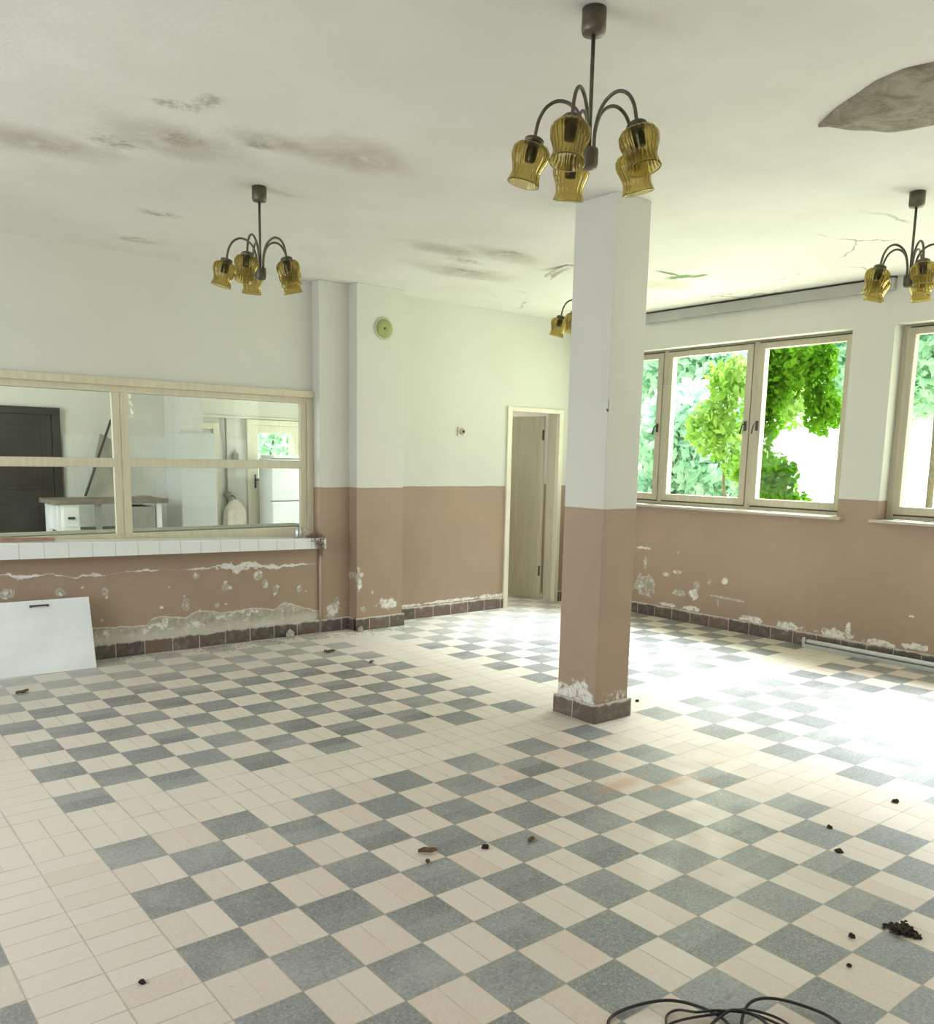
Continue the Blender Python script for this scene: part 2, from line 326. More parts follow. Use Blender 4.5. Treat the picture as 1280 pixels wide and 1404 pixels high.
    col = t.mix(t.m('MULTIPLY', t.ramp(spots.outputs['Distance'], 0.035, 0.05, 1.0, 0.0), t.ramp(t.noise(3, 2), 0.52, 0.6, 0, 0.8)), col, (0.14, 0.11, 0.08))
    rough = t.m('ADD', t.m('MULTIPLY', dust, 0.30), t.ramp(mid, 0.3, 0.7, 0.38, 0.52))
    h = t.m('ADD', t.m('MULTIPLY', grout, -1.0), t.m('ADD', t.m('MULTIPLY', rnd, 0.25), t.m('MULTIPLY', fine, 0.10)))
    return t.pbr(col, rough, 0, 0.5, t.bump(h, 0.25, 0.004))
M_floor = floor_mat()

def skirting_mat(name, axis, off=0.0):
    t = NT(name); X = t.xyz(); a = t.m('ADD', X[axis], off)
    c = t.m('DIVIDE', a, 0.2); f = t.m('FLOOR', c); fr = t.m('SUBTRACT', c, f)
    j = t.m('LESS_THAN', t.m('MINIMUM', fr, t.m('SUBTRACT', 1.0, fr)), 0.016)
    rnd = t.white(t.vec(f, 0.3, 0.7)); n = t.noise(18, 6, 0.7); z = X[2]
    col = t.mix(rnd, (0.085, 0.068, 0.060), (0.17, 0.115, 0.095)); col = t.mix(t.ramp(n, 0.45, 0.8, 0, 0.6), col, (0.33, 0.31, 0.29))
    col = t.mix(t.m('MULTIPLY', j, 0.75), col, (0.55, 0.53, 0.49))
    top = t.ramp(t.m('ADD', z, t.m('MULTIPLY', t.m('SUBTRACT', n, 0.5), 0.05)), 0.088, 0.104, 0, 0.75)
    col = t.mix(top, col, (0.66, 0.64, 0.60))
    return t.pbr(col, 0.45, 0, 0.5, t.bump(n, 0.15, 0.004))
M_skx = skirting_mat('skirting_tiles_x', 0, 0.02); M_sky = skirting_mat('skirting_tiles_y', 1, 0.06)

def frame_mat(name, col, axis=2):
    t = NT(name); X = t.xyz(); s = [14, 14, 14]; s[axis] = 1.2
    v = t.vec(t.m('MULTIPLY', X[0], s[0]), t.m('MULTIPLY', X[1], s[1]), t.m('MULTIPLY', X[2], s[2])); n = t.noise(2.5, 5, 0.6, v)
    c = t.mix(t.ramp(n, 0.3, 0.75), tuple(q*0.86 for q in col), col); sp = t.noise(30, 4, 0.7)
    c = t.mix(t.ramp(sp, 0.66, 0.74, 0, 0.6), c, (0.42, 0.36, 0.27))
    return t.pbr(c, 0.42, 0, 0.5, t.bump(n, 0.12, 0.004))
M_frame = frame_mat('cream_window_paint', (0.50, 0.455, 0.345)); M_pframe = frame_mat('cream_hatch_paint', (0.66, 0.61, 0.46))
M_gap = simple('dark_joint', (0.10, 0.085, 0.06), 0.8)
M_jamb = frame_mat('ivory_door_paint', (0.78, 0.74, 0.60)); M_leaf = frame_mat('beige_door_paint', (0.64, 0.60, 0.46))
M_sill = frame_mat('pale_sill_paint', (0.52, 0.485, 0.40), 1)

def pane_mat(name, tint=(1,1,1), refl=0.12):
    t = NT(name); tr = t.n('ShaderNodeBsdfTransparent'); tr.inputs[0].default_value = (*tint, 1)
    gl = t.n('ShaderNodeBsdfGlossy'); gl.inputs['Roughness'].default_value = 0.02
    fr = t.n('ShaderNodeFresnel'); fr.inputs[0].default_value = 1.35
    mx = t.n('ShaderNodeMixShader'); t.put(mx.inputs[0], t.m('MULTIPLY', fr.outputs[0], refl))
    t.t.links.new(tr.outputs[0], mx.inputs[1]); t.t.links.new(gl.outputs[0], mx.inputs[2]); t.t.links.new(mx.outputs[0], t.out.inputs[0]); return t.mat
M_pane = pane_mat('window_glass', (0.97, 0.99, 0.97)); M_hpane = pane_mat('hatch_glass', (0.95, 0.97, 0.94), 0.35)

def tile_mat(name, axis, size, col=(0.80,0.81,0.80), zoff=0.0, zsize=None, off=0.0, gk=0.75):
    t = NT(name); X = t.xyz(); zs = zsize or size
    c = t.m('FRACT', t.m('DIVIDE', t.m('ADD', X[axis], off), size)); d = t.m('FRACT', t.m('DIVIDE', t.m('ADD', X[2], zoff), zs))
    g1 = t.m('MULTIPLY', t.m('MINIMUM', c, t.m('SUBTRACT', 1.0, c)), size)
    g2 = t.m('MULTIPLY', t.m('MINIMUM', d, t.m('SUBTRACT', 1.0, d)), zs)
    g = t.ramp(t.m('MINIMUM', g1, g2), 0.0012, 0.0026, 1.0, 0.0); n = t.noise(5, 4)
    cc = t.mix(t.ramp(n, 0.3, 0.7), tuple(q*0.95 for q in col), col); cc = t.mix(t.m('MULTIPLY', g, gk), cc, (0.42, 0.40, 0.35))
    return t.pbr(cc, 0.18, 0, 0.5, t.bump(t.m('MULTIPLY', g, -1.0), 0.3, 0.003))
M_shelf = tile_mat('white_shelf_tiles', 0, 0.1475, (0.80, 0.82, 0.83), zsize=5.0, zoff=2.0, off=-1.119+0.1475*8)
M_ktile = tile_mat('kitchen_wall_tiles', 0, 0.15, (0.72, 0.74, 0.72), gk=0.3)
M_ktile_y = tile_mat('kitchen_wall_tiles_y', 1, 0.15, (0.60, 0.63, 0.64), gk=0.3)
M_white = simple('white_enamel', (0.78, 0.82, 0.84), 0.3, var=0.05, scale=3, bump=0.02)
M_panel = simple('white_laminate', (0.80, 0.84, 0.86), 0.35, var=0.07, scale=4, bump=0.02)
M_wood_red = simple('worn_reddish_wood', (0.42, 0.24, 0.17), 0.6, var=0.3, scale=14)
M_alu = simple('dull_metal', (0.55, 0.56, 0.57), 0.32, metal=0.9, var=0.1)
M_bronze = simple('aged_bronze', (0.135, 0.12, 0.09), 0.45, metal=0.55, var=0.25, scale=40)
M_socket = simple('black_bakelite', (0.035, 0.04, 0.05), 0.35)
M_iron = simple('dark_iron', (0.09, 0.085, 0.08), 0.5, metal=0.6)
M_cable = simple('black_rubber', (0.022, 0.021, 0.02), 0.5)
M_dirt = simple('dark_soil', (0.045, 0.036, 0.026), 0.95, var=0.5, scale=60, bump=0.6)
M_leafbit = simple('dry_leaf', (0.16, 0.10, 0.055), 0.8, var=0.4, scale=50)
M_chunk = simple('plaster_crumb', (0.48, 0.46, 0.41), 0.9, var=0.25, scale=40, bump=0.5)
M_flake = simple('paint_flake', (0.74, 0.71, 0.64), 0.7, var=0.15, scale=40)
M_nest = simple('dusty_twigs', (0.30, 0.215, 0.175), 0.9, var=0.5, scale=60)
M_green = simple('faded_green_plastic', (0.30, 0.35, 0.12), 0.5, var=0.1)
M_plastic = simple('ivory_plastic', (0.70, 0.66, 0.54), 0.4, var=0.05)
M_tube = simple('grey_white_tube', (0.66, 0.68, 0.70), 0.3, var=0.06)
M_rail = simple('pale_grey_pelmet', (0.44, 0.44, 0.415), 0.6, var=0.08, scale=4)
M_darkdoor = simple('dark_brown_door', (0.045, 0.042, 0.038), 0.4, var=0.25, scale=3)
M_table = simple('weathered_table_top', (0.23, 0.205, 0.165), 0.6, var=0.3, scale=10)
M_cloth = simple('cream_cloth', (0.76, 0.72, 0.62), 0.9, var=0.08, scale=20)
M_greybox = simple('grey_steel_cabinet', (0.30, 0.30, 0.28), 0.5, var=0.15)
M_board = simple('grey_board', (0.36, 0.35, 0.30), 0.7, var=0.15, scale=6)
M_flap = None

def amber():
    t = NT('amber_glass'); n = t.noise(20, 3)
    gl = t.n('ShaderNodeBsdfGlass'); gl.inputs['Roughness'].default_value = 0.03; gl.inputs['IOR'].default_value = 1.42
    t.put(gl.inputs['Color'], t.mix(n, (0.905, 0.84, 0.60), (0.94, 0.885, 0.68)))
    tl = t.n('ShaderNodeBsdfTranslucent'); t.put(tl.inputs[0], (0.50, 0.42, 0.12))
    mx = t.n('ShaderNodeMixShader'); mx.inputs[0].default_value = 0.10
    t.t.links.new(gl.outputs[0], mx.inputs[1]); t.t.links.new(tl.outputs[0], mx.inputs[2])
    t.t.links.new(mx.outputs[0], t.out.inputs[0]); return t.mat
M_amber = amber()
def flap_mat():
    t = NT('peeling_ceiling_paint'); n = t.noise(9, 6, 0.65, dist=0.6)
    c = t.mix(t.ramp(n, 0.35, 0.65), (0.20, 0.18, 0.13), (0.36, 0.34, 0.27)); return t.pbr(c, 0.75, 0, 0.3, t.bump(n, 0.6, 0.02))
M_flap = flap_mat()
def leafmat(name, ca, cb, tr=0.5):
    t = NT(name); n = t.noise(1.7, 3); c = t.mix(t.ramp(n, 0.35, 0.65), ca, cb)
    d = t.n('ShaderNodeBsdfDiffuse'); t.put(d.inputs[0], c); l = t.n('ShaderNodeBsdfTranslucent'); t.put(l.inputs[0], c)
    mx = t.n('ShaderNodeMixShader'); mx.inputs[0].default_value = tr
    t.t.links.new(d.outputs[0], mx.inputs[1]); t.t.links.new(l.outputs[0], mx.inputs[2]); t.t.links.new(mx.outputs[0], t.out.inputs[0]); return t.mat
M_leaf_dark = leafmat('fresh_green_leaves', (0.035, 0.115, 0.004), (0.13, 0.29, 0.02))
M_leaf_lime = leafmat('lime_leaves', (0.17, 0.33, 0.04), (0.30, 0.44, 0.12))
M_leaf_haze = leafmat('haze_pale_leaves', (0.42, 0.66, 0.50), (0.60, 0.74, 0.64))  # distant haze and overexposure put into the leaf colour, no silvery species
M_bark = simple('bark', (0.16, 0.12, 0.085), 0.9, var=0.3, scale=20, bump=0.5)
M_ground = simple('pale_dry_meadow', (0.55, 0.58, 0.36), 0.95, var=0.2, scale=3)
M_out = simple('outside_render', (0.6, 0.58, 0.52), 0.8)

# ------------------------------------------------------------------ structure
ZC = 2.748; XW = 5.538; XG = 5.66; YB = 3.052; YL = 2.98; YU = 3.085
o = struct(MB().box(-3.3, 5.75, -6.1, 8.2, -0.12, 0.0).build('floor', M_floor), 'grey and pinkish checkered terrazzo tile floor', 'floor')
o = struct(MB().box(-3.3, 5.95, -6.1, 8.2, ZC, ZC+0.15).build('ceiling', M_ceil), 'stained off-white plaster ceiling with peeling paint', 'ceiling')

# wall with the windows
WY0, WY1 = 0.265, 2.86; W2Y0, W2Y1 = -2.85, -0.045; SZ, HZ = 1.03, 2.42
w = MB(); xo = XW+0.20
w.box(XW, xo, -6.1, 3.2, 0, SZ-0.02); w.box(XW, xo, -6.1, 3.2, HZ, ZC)
for a, b in ((WY1, 3.2), (W2Y1, WY0), (-4.05, W2Y0), (-6.1, -5.85)): w.box(XW, xo, a, b, SZ-0.02, HZ)
struct(w.build('wall_right', M_right), 'window wall with white upper paint and brown dado', 'wall')
# back wall with doorway
w = MB(); DX0, DX1, DZ = 4.655, 5.315, 1.885
w.box(3.316, DX0, YB, YB+0.15, 0, ZC); w.box(DX1, XW, YB, YB+0.15, 0, ZC); w.box(DX0, DX1, YB, YB+0.15, DZ, ZC)
struct(w.build('wall_back', M_back), 'back wall with the doorway, white over brown', 'wall')
# pilasters
w = MB(); w.bbox(2.60, 2.90, 2.975, 3.25, 0, ZC, 0.006); w.bbox(2.868, 3.316, 2.858, 3.25, 0, ZC, 0.006)
struct(w.build('wall_pilaster', M_pil), 'stepped pilaster between the serving hatch and the back wall', 'wall')
# hatch wall: lower part and upper part
struct(MB().box(-3.3, 2.60, YL, 3.22, 0, 0.74).build('wall_left', M_low), 'brown peeling wall under the serving hatch', 'wall')
w = MB(); w.box(-3.3, 2.602, YU, 3.22, 1.90, ZC); w.box(-3.3, -1.25, YU, 3.22, 0.70, 1.92)
struct(w.build('wall_upper', M_up), 'white wall above the serving hatch', 'wall')
# unseen sides of the room, with window openings
w = MB().box(-3.3, 5.6, -6.1, -5.95, 0, ZC)
struct(w.build('wall_south', M_plain), 'wall behind the camera', 'wall')
w = MB(); w.box(-3.3, -3.15, -6.1, -1.3, 0, ZC); w.box(-3.3, -3.15, 2.1, 3.1, 0, ZC); w.box(-3.3, -3.15, -1.3, 2.1, 0, 0.65); w.box(-3.3, -3.15, -1.3, 2.1, 2.55, ZC)
struct(w.build('wall_west', M_plain), 'wall left of the camera', 'wall')

# baseboards
b = 0.016; bh = 0.105
w = MB(); w.bbox(-3.15, 2.588, YL-b, YL+0.01, 0, bh); struct(w.build('baseboard_left', M_skx), 'dark tile skirting under the serving hatch', 'baseboard')
w = MB(); w.bbox(2.590, 2.868, 2.975-b, 2.98, 0, bh); w.bbox(2.868-b, 3.316+b, 2.858-b, 2.88, 0, bh); w.bbox(2.868-b, 2.90, 2.85, 2.975, 0, bh); w.bbox(3.30, 3.316+b, 2.85, YB, 0, bh)
struct(w.build('baseboard_pilaster', M_skx), 'dark tile skirting round the pilaster', 'baseboard')
w = MB(); w.bbox(3.316+b, DX0-0.03, YB-b, YB+0.01, 0, bh); w.bbox(DX1+0.03, XW-b, YB-b, YB+0.01, 0, bh); struct(w.build('baseboard_back', M_skx), 'dark tile skirting along the back wall', 'baseboard')
w = MB(); w.bbox(XW-b, XW+0.01, -5.9, YB, 0, bh); struct(w.build('baseboard_right', M_sky), 'dark tile skirting along the window wall', 'baseboard')

# corner pipe strip beside the pilaster
struct(MB().tube([(2.590, YL-0.012, 0.0), (2.590, YL-0.012, 0.70)], 0.011, 10).build('trim_2', simple('pinkish_pipe_paint', (0.46, 0.34, 0.29), 0.5)), 'thin painted pipe in the corner below the hatch shelf', 'trim')

# square column
cx0, cx1, cy0, cy1 = 2.610, 2.872, -0.015, 0.275
w = MB(); w.bbox(cx0, cx1, cy0, cy1, 0, ZC, 0.005)
col = struct(w.build('column', M_col), 'square column, white over brown, in the middle of the room', 'column')
w = MB()
w.bbox(cx0-0.017, cx1+0.017, cy0-0.017, cy0, 0, bh); w.bbox(cx0-0.017, cx1+0.017, cy1, cy1+0.017, 0, bh); w.bbox(cx0-0.017, cx0, cy0, cy1, 0, bh); w.bbox(cx1, cx1+0.017, cy0, cy1, 0, bh)
w.build('baseboard', M_sky, col)
w = MB(); w.tube([(cx0+0.006, cy0+0.006, 1.675), (cx0-0.018, cy0-0.014, 1.672), (cx0-0.03, cy0-0.018, 1.682)], 0.004, 6)
w.tube([(cx0-0.012, cy0-0.012, 1.674), (cx0-0.003, cy0-0.003, 1.73)], 0.0015, 5); w.build('hook', M_iron, col)

# curtain rail pelmet under the ceiling over the windows
w = MB(); w.bbox(XW-0.045, XW, -0.03, YB, 2.652, 2.732, 0.004); pm = struct(w.build('trim_1', M_rail), 'pale grey pelmet board under the ceiling above the windows', 'pelmet')
MB().box(XW-0.012, XW, -0.03, YB, 2.732, 2.748).build('gap', M_gap, pm)

# ------------------------------------------------------------------ windows in the right wall
def window(idx, y0, y1, cuts, handles):
    """fixed outer frame with side-hung sashes; cuts = y positions of the posts"""
    root = bpy.data.objects.new('window_%d' % idx, None); C.objects.link(root); struct(root); root.location = (0,0,0)
    f = MB(); t = 0.055; xa, xb = XG, XG+0.07
    f.bbox(xa, xb, y0, y0+t, SZ, HZ); f.bbox(xa, xb, y1-t, y1, SZ, HZ); f.bbox(xa+0.0015, xb-0.0015, y0+0.002, y1-0.002, HZ-0.03, HZ-0.0015); f.bbox(xa+0.0015, xb-0.0015, y0+0.002, y1-0.002, SZ+0.0015, SZ+0.045)
    for c in cuts: f.bbox(xa-0.004, xb-0.003, c-0.022, c+0.022, SZ+0.003, HZ-0.003)
    f.build('frame', M_frame, root)
    edges = [y0+t-0.018] + cuts + [y1-t+0.018]
    for i in range(len(edges)-1):
        a = edges[i] + (0.026 if i else 0.004); bb = edges[i+1] - (0.026 if i < len(edges)-2 else 0.004)
        z0, z1 = SZ+0.040, HZ-0.022; s = MB(); q = 0.058; X0, X1 = xa-0.014, xb-0.02
        s.bbox(X0, X1, a, a+q, z0, z1, 0.006); s.bbox(X0, X1, bb-q, bb, z0, z1, 0.006); s.bbox(X0+0.001, X1-0.001, a+q-0.008, bb-q+0.008, z0+0.001, z0+q, 0.004); s.bbox(X0+0.001, X1-0.001, a+q-0.008, bb-q+0.008, z1-q+0.01, z1-0.001, 0.004)
        sa = s.build('sash', M_frame, root)
        MB().box(X0+0.016, X0+0.020, a+q-0.006, bb-q+0.006, z0+q-0.006, z1-q+0.016).build('pane', M_pane, sa)
        g = MB(); g.box(xa+0.001, xa+0.006, a-0.012, a+0.001, z0, z1); g.box(xa+0.001, xa+0.006, bb-0.001, bb+0.012, z0, z1); g.box(xa+0.001, xa+0.006, a, bb, z1-0.001, z1+0.010); g.box(xa+0.001, xa+0.006, a, bb, z0-0.012, z0+0.001)
        g.build('joint', M_gap, sa)
        for hs in handles[i]:
            hy = a+q*0.5 if hs < 0 else bb-q*0.5; h = MB()
            h.bbox(X0-0.006, X0, hy-0.013, hy+0.013, 1.69, 1.77, 0.003); h.tube([(X0-0.004, hy, 1.745), (X0-0.035, hy, 1.745), (X0-0.040, hy+0.006, 1.735), (X0-0.040, hy+0.022, 1.665)], 0.007, 8)
            h.build('handle', M_iron, sa)
        for hz in (1.25, 2.15):
            MB().tube([(X0-0.002, (a if hs0(i) else bb), hz-0.035), (X0-0.002, (a if hs0(i) else bb), hz+0.035)], 0.007, 8).build('hinge', M_frame, sa)
    s = MB(); s.bbox(XW-0.045, XG+0.02, y0-0.045, y1+0.045, SZ-0.022, SZ, 0.006); s.build('sill', M_sill, root)
    return root
def hs0(i): return i != 1
w1 = window(1, WY0+0.0, WY1, [1.135, 2.062], [[1], [-1], [-1]])
w1['label'] = 'three-part cream window nearest the back corner'; w1['category'] = 'window'
w2 = window(2, W2Y0, W2Y1, [-1.92, -0.99], [[1], [1], [-1]])
w2['label'] = 'cream window cut by the right edge of the photo'; w2['category'] = 'window'

# ------------------------------------------------------------------ serving hatch
hatch = bpy.data.objects.new('window_3', None); C.objects.link(hatch); struct(hatch, 'cream wooden serving hatch with four visible panes above tiled shelf', 'window')
f = MB(); y0, y1 = 3.07, 3.16; HX0, HX1 = -1.25, 2.600
f.bbox(HX0, HX1, y0-0.02, y1, 1.862, 1.915, 0.006)          # head moulding
f.bbox(HX0, HX1, y0+0.012, y1, 1.82, 1.866, 0.004)
f.bbox(2.545, HX1-0.001, y0+0.002, y1-0.001, 0.78, 1.868, 0.005)               # outer stile
f.bbox(HX0, HX0+0.06, y0, y1, 0.78, 1.87, 0.005)
f.bbox(HX0, HX1, y0+0.01, y1, 0.775, 0.835, 0.005)
f.build('frame', M_pframe, hatch)
def hatch_sash(a, c, deep):
    s = MB(); ya = y0+0.016+deep; yb = ya+0.035; q = 0.055
    s.bbox(a, a+q, ya, yb, 0.80, 1.845, 0.006); s.bbox(c-q, c, ya, yb, 0.80, 1.845, 0.006)
    s.bbox(a+q-0.004, c-q+0.004, ya, yb, 1.838-0.012, 1.862, 0.004); s.bbox(a+q-0.004, c-q+0.004, ya, yb, 1.312, 1.375, 0.006); s.bbox(a+q-0.004, c-q+0.004, ya, yb, 0.795, 0.852, 0.006)
    sa = s.build('sash', M_pframe, hatch)
    for z0, z1 in ((0.85, 1.314), (1.373, 1.83)): MB().box(a+q-0.006, c-q+0.006, ya+0.014, ya+0.018, z0, z1).build('pane', M_hpane, sa)
hatch_sash(1.115, 2.545, 0.0); hatch_sash(-0.10, 1.115, 0.004); hatch_sash(-1.20, -0.10, 0.0)
MB().bbox(-1.25, 2.6, 3.165, 3.42, 0.80, 0.858, 0.004).build('inner_sill', simple('grey_green_sill', (0.36, 0.37, 0.31), 0.6), hatch)

# tiled shelf, sagging a little towards the pilaster
def shelf_z(x, top): return (0.843 + (x-0.279)*(0.777-0.843)/2.297) if top else (0.739 + (x-0.273)*(0.697-0.739)/2.302)
w = MB(); xs = np.linspace(-1.3, 2.577, 30); vs = []
for x in xs:
    zt, zb = min(shelf_z(x, 1), 0.86), shelf_z(x, 0)
    vs += [(x, 2.84, zb), (x, 2.84, zt-0.006), (x, 2.846, zt), (x, 3.06, zt), (x, 3.06, zb)]
fs = [(0,1,2,3,4), tuple(5*(len(xs)-1)+i for i in (4,3,2,1,0))]
for i in range(len(xs)-1):
    for k in range(5): fs.append((5*i+k, 5*(i+1)+k, 5*(i+1)+(k+1)%5, 5*i+(k+1)%5))
w.add(vs, fs)
tag(w.build('serving_shelf', M_shelf), 'long white tiled shelf running below the serving hatch', 'shelf')

# ------------------------------------------------------------------ doorway to the corridor
d1 = bpy.data.objects.new('door_1', None); C.objects.link(d1); struct(d1, 'ajar beige door in the back wall beside the column', 'door')
f = MB(); f.bbox(DX0-0.035, DX0+0.02, YB-0.018, YB+0.03, 0, DZ+0.02, 0.004); f.bbox(DX1-0.02, DX1+0.035, YB-0.018, YB+0.03, 0, DZ+0.02, 0.004); f.bbox(DX0-0.030, DX1+0.030, YB-0.0165, YB+0.0285, DZ-0.022, DZ+0.018, 0.004)
f.build('frame', M_jamb, d1)
f = MB(); f.box(DX1-0.015, DX1+0.02, YB+0.02, YB+0.15, 0, DZ); f.box(DX0-0.02, DX0+0.006, YB+0.02, YB+0.15, 0, DZ); f.box(DX0, DX1, YB+0.02, YB+0.15, DZ-0.012, DZ+0.01); f.build('jamb', M_leaf, d1)
ang = math.atan2(0.36, -0.075); L = 0.64; hx, hy = 5.284, YB+0.165
lf = MB(); lf.bbox(0, L, 0, 0.038, 0.015, 1.845, 0.004)
lo = lf.build('leaf', M_leaf, d1); lo.location = (hx, hy, 0); lo.rotation_euler = (0, 0, ang)
h = MB(); 
for hz in (0.30, 1.66): h.tube([(0.0, 0.042, hz-0.05), (0.0, 0.042, hz+0.05)], 0.010, 8)
h.build('hinge', M_iron, lo)
h = MB(); h.tube([(L-0.06, 0.038, 1.0), (L-0.06, 0.085, 1.0), (L-0.17, 0.085, 1.0)], 0.009, 8); h.build('handle', M_alu, lo)
# corridor shell
w = MB(); w.box(4.40, 4.50, YB+0.15, 5.2, 0, ZC); w.box(5.62, 5.72, YB+0.15, 5.2, 0, ZC)
w.box(4.4, 4.55, 5.2, 5.3, 0, ZC); w.box(5.45, 5.72, 5.2, 5.3, 0, ZC); w.box(4.55, 5.45, 5.2, 5.3, 2.45, ZC); w.box(4.55, 5.45, 5.2, 5.3, 0, 0.5)
struct(w.build('wall_corridor', M_plain), 'walls of the corridor behind the ajar door', 'wall')

# ------------------------------------------------------------------ kitchen seen through the hatch
KY = 7.5
w = MB()
w.box(-1.45, 4.20, KY, KY+0.15, 0, ZC); w.box(4.20, 4.74, KY, KY+0.15, 0, 1.10); w.box(4.20, 4.74, KY, KY+0.15, 1.70, ZC); w.box(4.74, 5.45, KY, KY+0.15, 0, ZC)
w.box(5.30, 5.45, 5.3, 5.6, 0, ZC); w.box(5.30, 5.45, 6.8, KY, 0, ZC); w.box(5.30, 5.45, 5.6, 6.8, 0, 0.95); w.box(5.30, 5.45, 5.6, 6.8, 2.25, ZC); w.box(2.6, 4.45, 3.2, 3.3, 0, ZC)
w.box(-1.45, -1.3, 3.2, 3.9, 0, ZC); w.box(-1.45, -1.3, 6.7, KY, 0, ZC); w.box(-1.45, -1.3, 3.9, 6.7, 0, 0.9); w.box(-1.45, -1.3, 3.9, 6.7, 2.5, ZC)
struct(w.build('wall_kitchen', M_up), 'white kitchen walls behind the serving hatch', 'wall')
t = MB(); t.box(1.83, 3.42, KY-0.012, KY, 0, 1.60); t.box(3.66, 4.08, KY-0.012, KY, 0, 1.60)
struct(t.build('trim_3', M_ktile), 'white wall tiles behind the kitchen table', 'tiles')
w = MB(); w.bbox(3.006, 3.285, 7.0, KY, 0, ZC, 0.005)
kp = struct(w.build('wall_kitchen_pier', simple('lilac_grey_plaster', (0.62, 0.61, 0.60), 0.7, var=0.04)), 'grey pier in the kitchen', 'pier')
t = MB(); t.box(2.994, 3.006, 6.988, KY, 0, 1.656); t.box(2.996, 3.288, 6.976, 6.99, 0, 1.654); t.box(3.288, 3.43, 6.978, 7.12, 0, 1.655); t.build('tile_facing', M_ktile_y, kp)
# dark double door
dd = bpy.data.objects.new('door_2', None); C.objects.link(dd); struct(dd, 'dark brown double door in the kitchen at the left edge', 'door')
f = MB(); f.bbox(0.0, 1.81, KY-0.05, KY+0.0, 1.81, 1.89); f.bbox(1.72, 1.808, KY-0.048, KY, 0, 1.815); f.bbox(0.0, 0.09, KY-0.05, KY, 0, 1.84); f.build('frame', M_darkdoor, dd)
for a in (0.09, 0.905):
    l = MB(); l.bbox(a, a+0.81, KY-0.035, KY-0.005, 0.01, 1.81)
    for z0, z1 in ((0.15, 0.85), (0.98, 1.68)):
        l.bbox(a+0.12, a+0.69, KY-0.043, KY-0.033, z0, z1, 0.004); l.bbox(a+0.17, a+0.64, KY-0.050, KY-0.041, z0+0.05, z1-0.05, 0.004)
    l.build('leaf', M_darkdoor, dd)
# plain framed door
pd = bpy.data.objects.new('door_3', None); C.objects.link(pd); struct(pd, 'grey kitchen door half hidden by the tiled pier', 'door')
f = MB(); f.bbox(3.60, 3.675, KY-0.05, KY, 0, 1.80); f.bbox(3.29, 3.61, KY-0.048, KY, 1.72, 1.798); f.build('frame', M_jamb, pd)
MB().bbox(3.28, 3.605, KY-0.03, KY-0.001, 0, 1.725).build('leaf', simple('grey_green_door', (0.50, 0.54, 0.48), 0.5, var=0.05), pd)
# glazed door to the outside
gd = bpy.data.objects.new('door_4', None); C.objects.link(gd); struct(gd, 'cream kitchen door with a bright green glazed upper half', 'door')
f = MB(); f.bbox(4.05, 4.10, KY-0.06, KY, 0, 1.86); f.bbox(4.86, 4.91, KY-0.06, KY, 0, 1.86); f.bbox(4.09, 4.87, KY-0.058, KY, 1.79, 1.858); f.build('frame', M_jamb, gd)
f = MB(); f.bbox(4.10, 4.205, KY-0.045, KY-0.005, 0.01, 1.79); f.bbox(4.735, 4.86, KY-0.045, KY-0.005, 0.01, 1.79); f.bbox(4.20, 4.74, KY-0.045, KY-0.005, 1.69, 1.79); f.bbox(4.20, 4.74, KY-0.045, KY-0.005, 1.06, 1.115); f.bbox(4.20, 4.74, KY-0.045, KY-0.005, 0.38, 0.5); f.bbox(4.20, 4.74, KY-0.03, KY-0.01, 0.49, 1.07)
f.build('leaf', M_jamb, gd); MB().box(4.20, 4.74, KY-0.022, KY-0.018, 1.11, 1.695).build('pane', M_pane, gd)
h = MB(); h.bbox(4.145, 4.17, KY-0.053, KY-0.044, 0.98, 1.16, 0.003); h.tube([(4.157, KY-0.05, 1.09), (4.157, KY-0.085, 1.09), (4.24, KY-0.085, 1.09)], 0.008, 8); h.build('handle', M_iron, gd)
struct(MB().bbox(3.45, 5.25, KY-0.03, KY, 1.865, 1.895, 0.004).build('trim_4', M_up), 'narrow ledge over the kitchen doors', 'ledge')

# fridge
fr = thing('fridge', 'tall white fridge in front of the glazed kitchen door', 'fridge', (4.46, 7.1, 0))
MB().bbox(-0.29, 0.29, -0.05, 0.28, 0.04, 1.37, 0.012).build('body', M_white, fr); MB().bbox(-0.29, 0.29, -0.10, -0.055, 0.835, 1.36, 0.014).build('door', M_white, fr); MB().bbox(-0.29, 0.29, -0.10, -0.055, 0.06, 0.825, 0.014).build('door', M_white, fr)
MB().bbox(-0.27, 0.30, -0.11, 0.28, 1.372, 1.41, 0.012).build('top', M_white, fr)
for sx in (-0.25, 0.25): MB().lathe([(0.02, 0), (0.02, 0.045)], 12, (sx, 0.2, 0)).build('foot', M_iron, fr); MB().lathe([(0.02, 0), (0.02, 0.045)], 12, (sx, -0.02, 0)).build('foot', M_iron, fr)

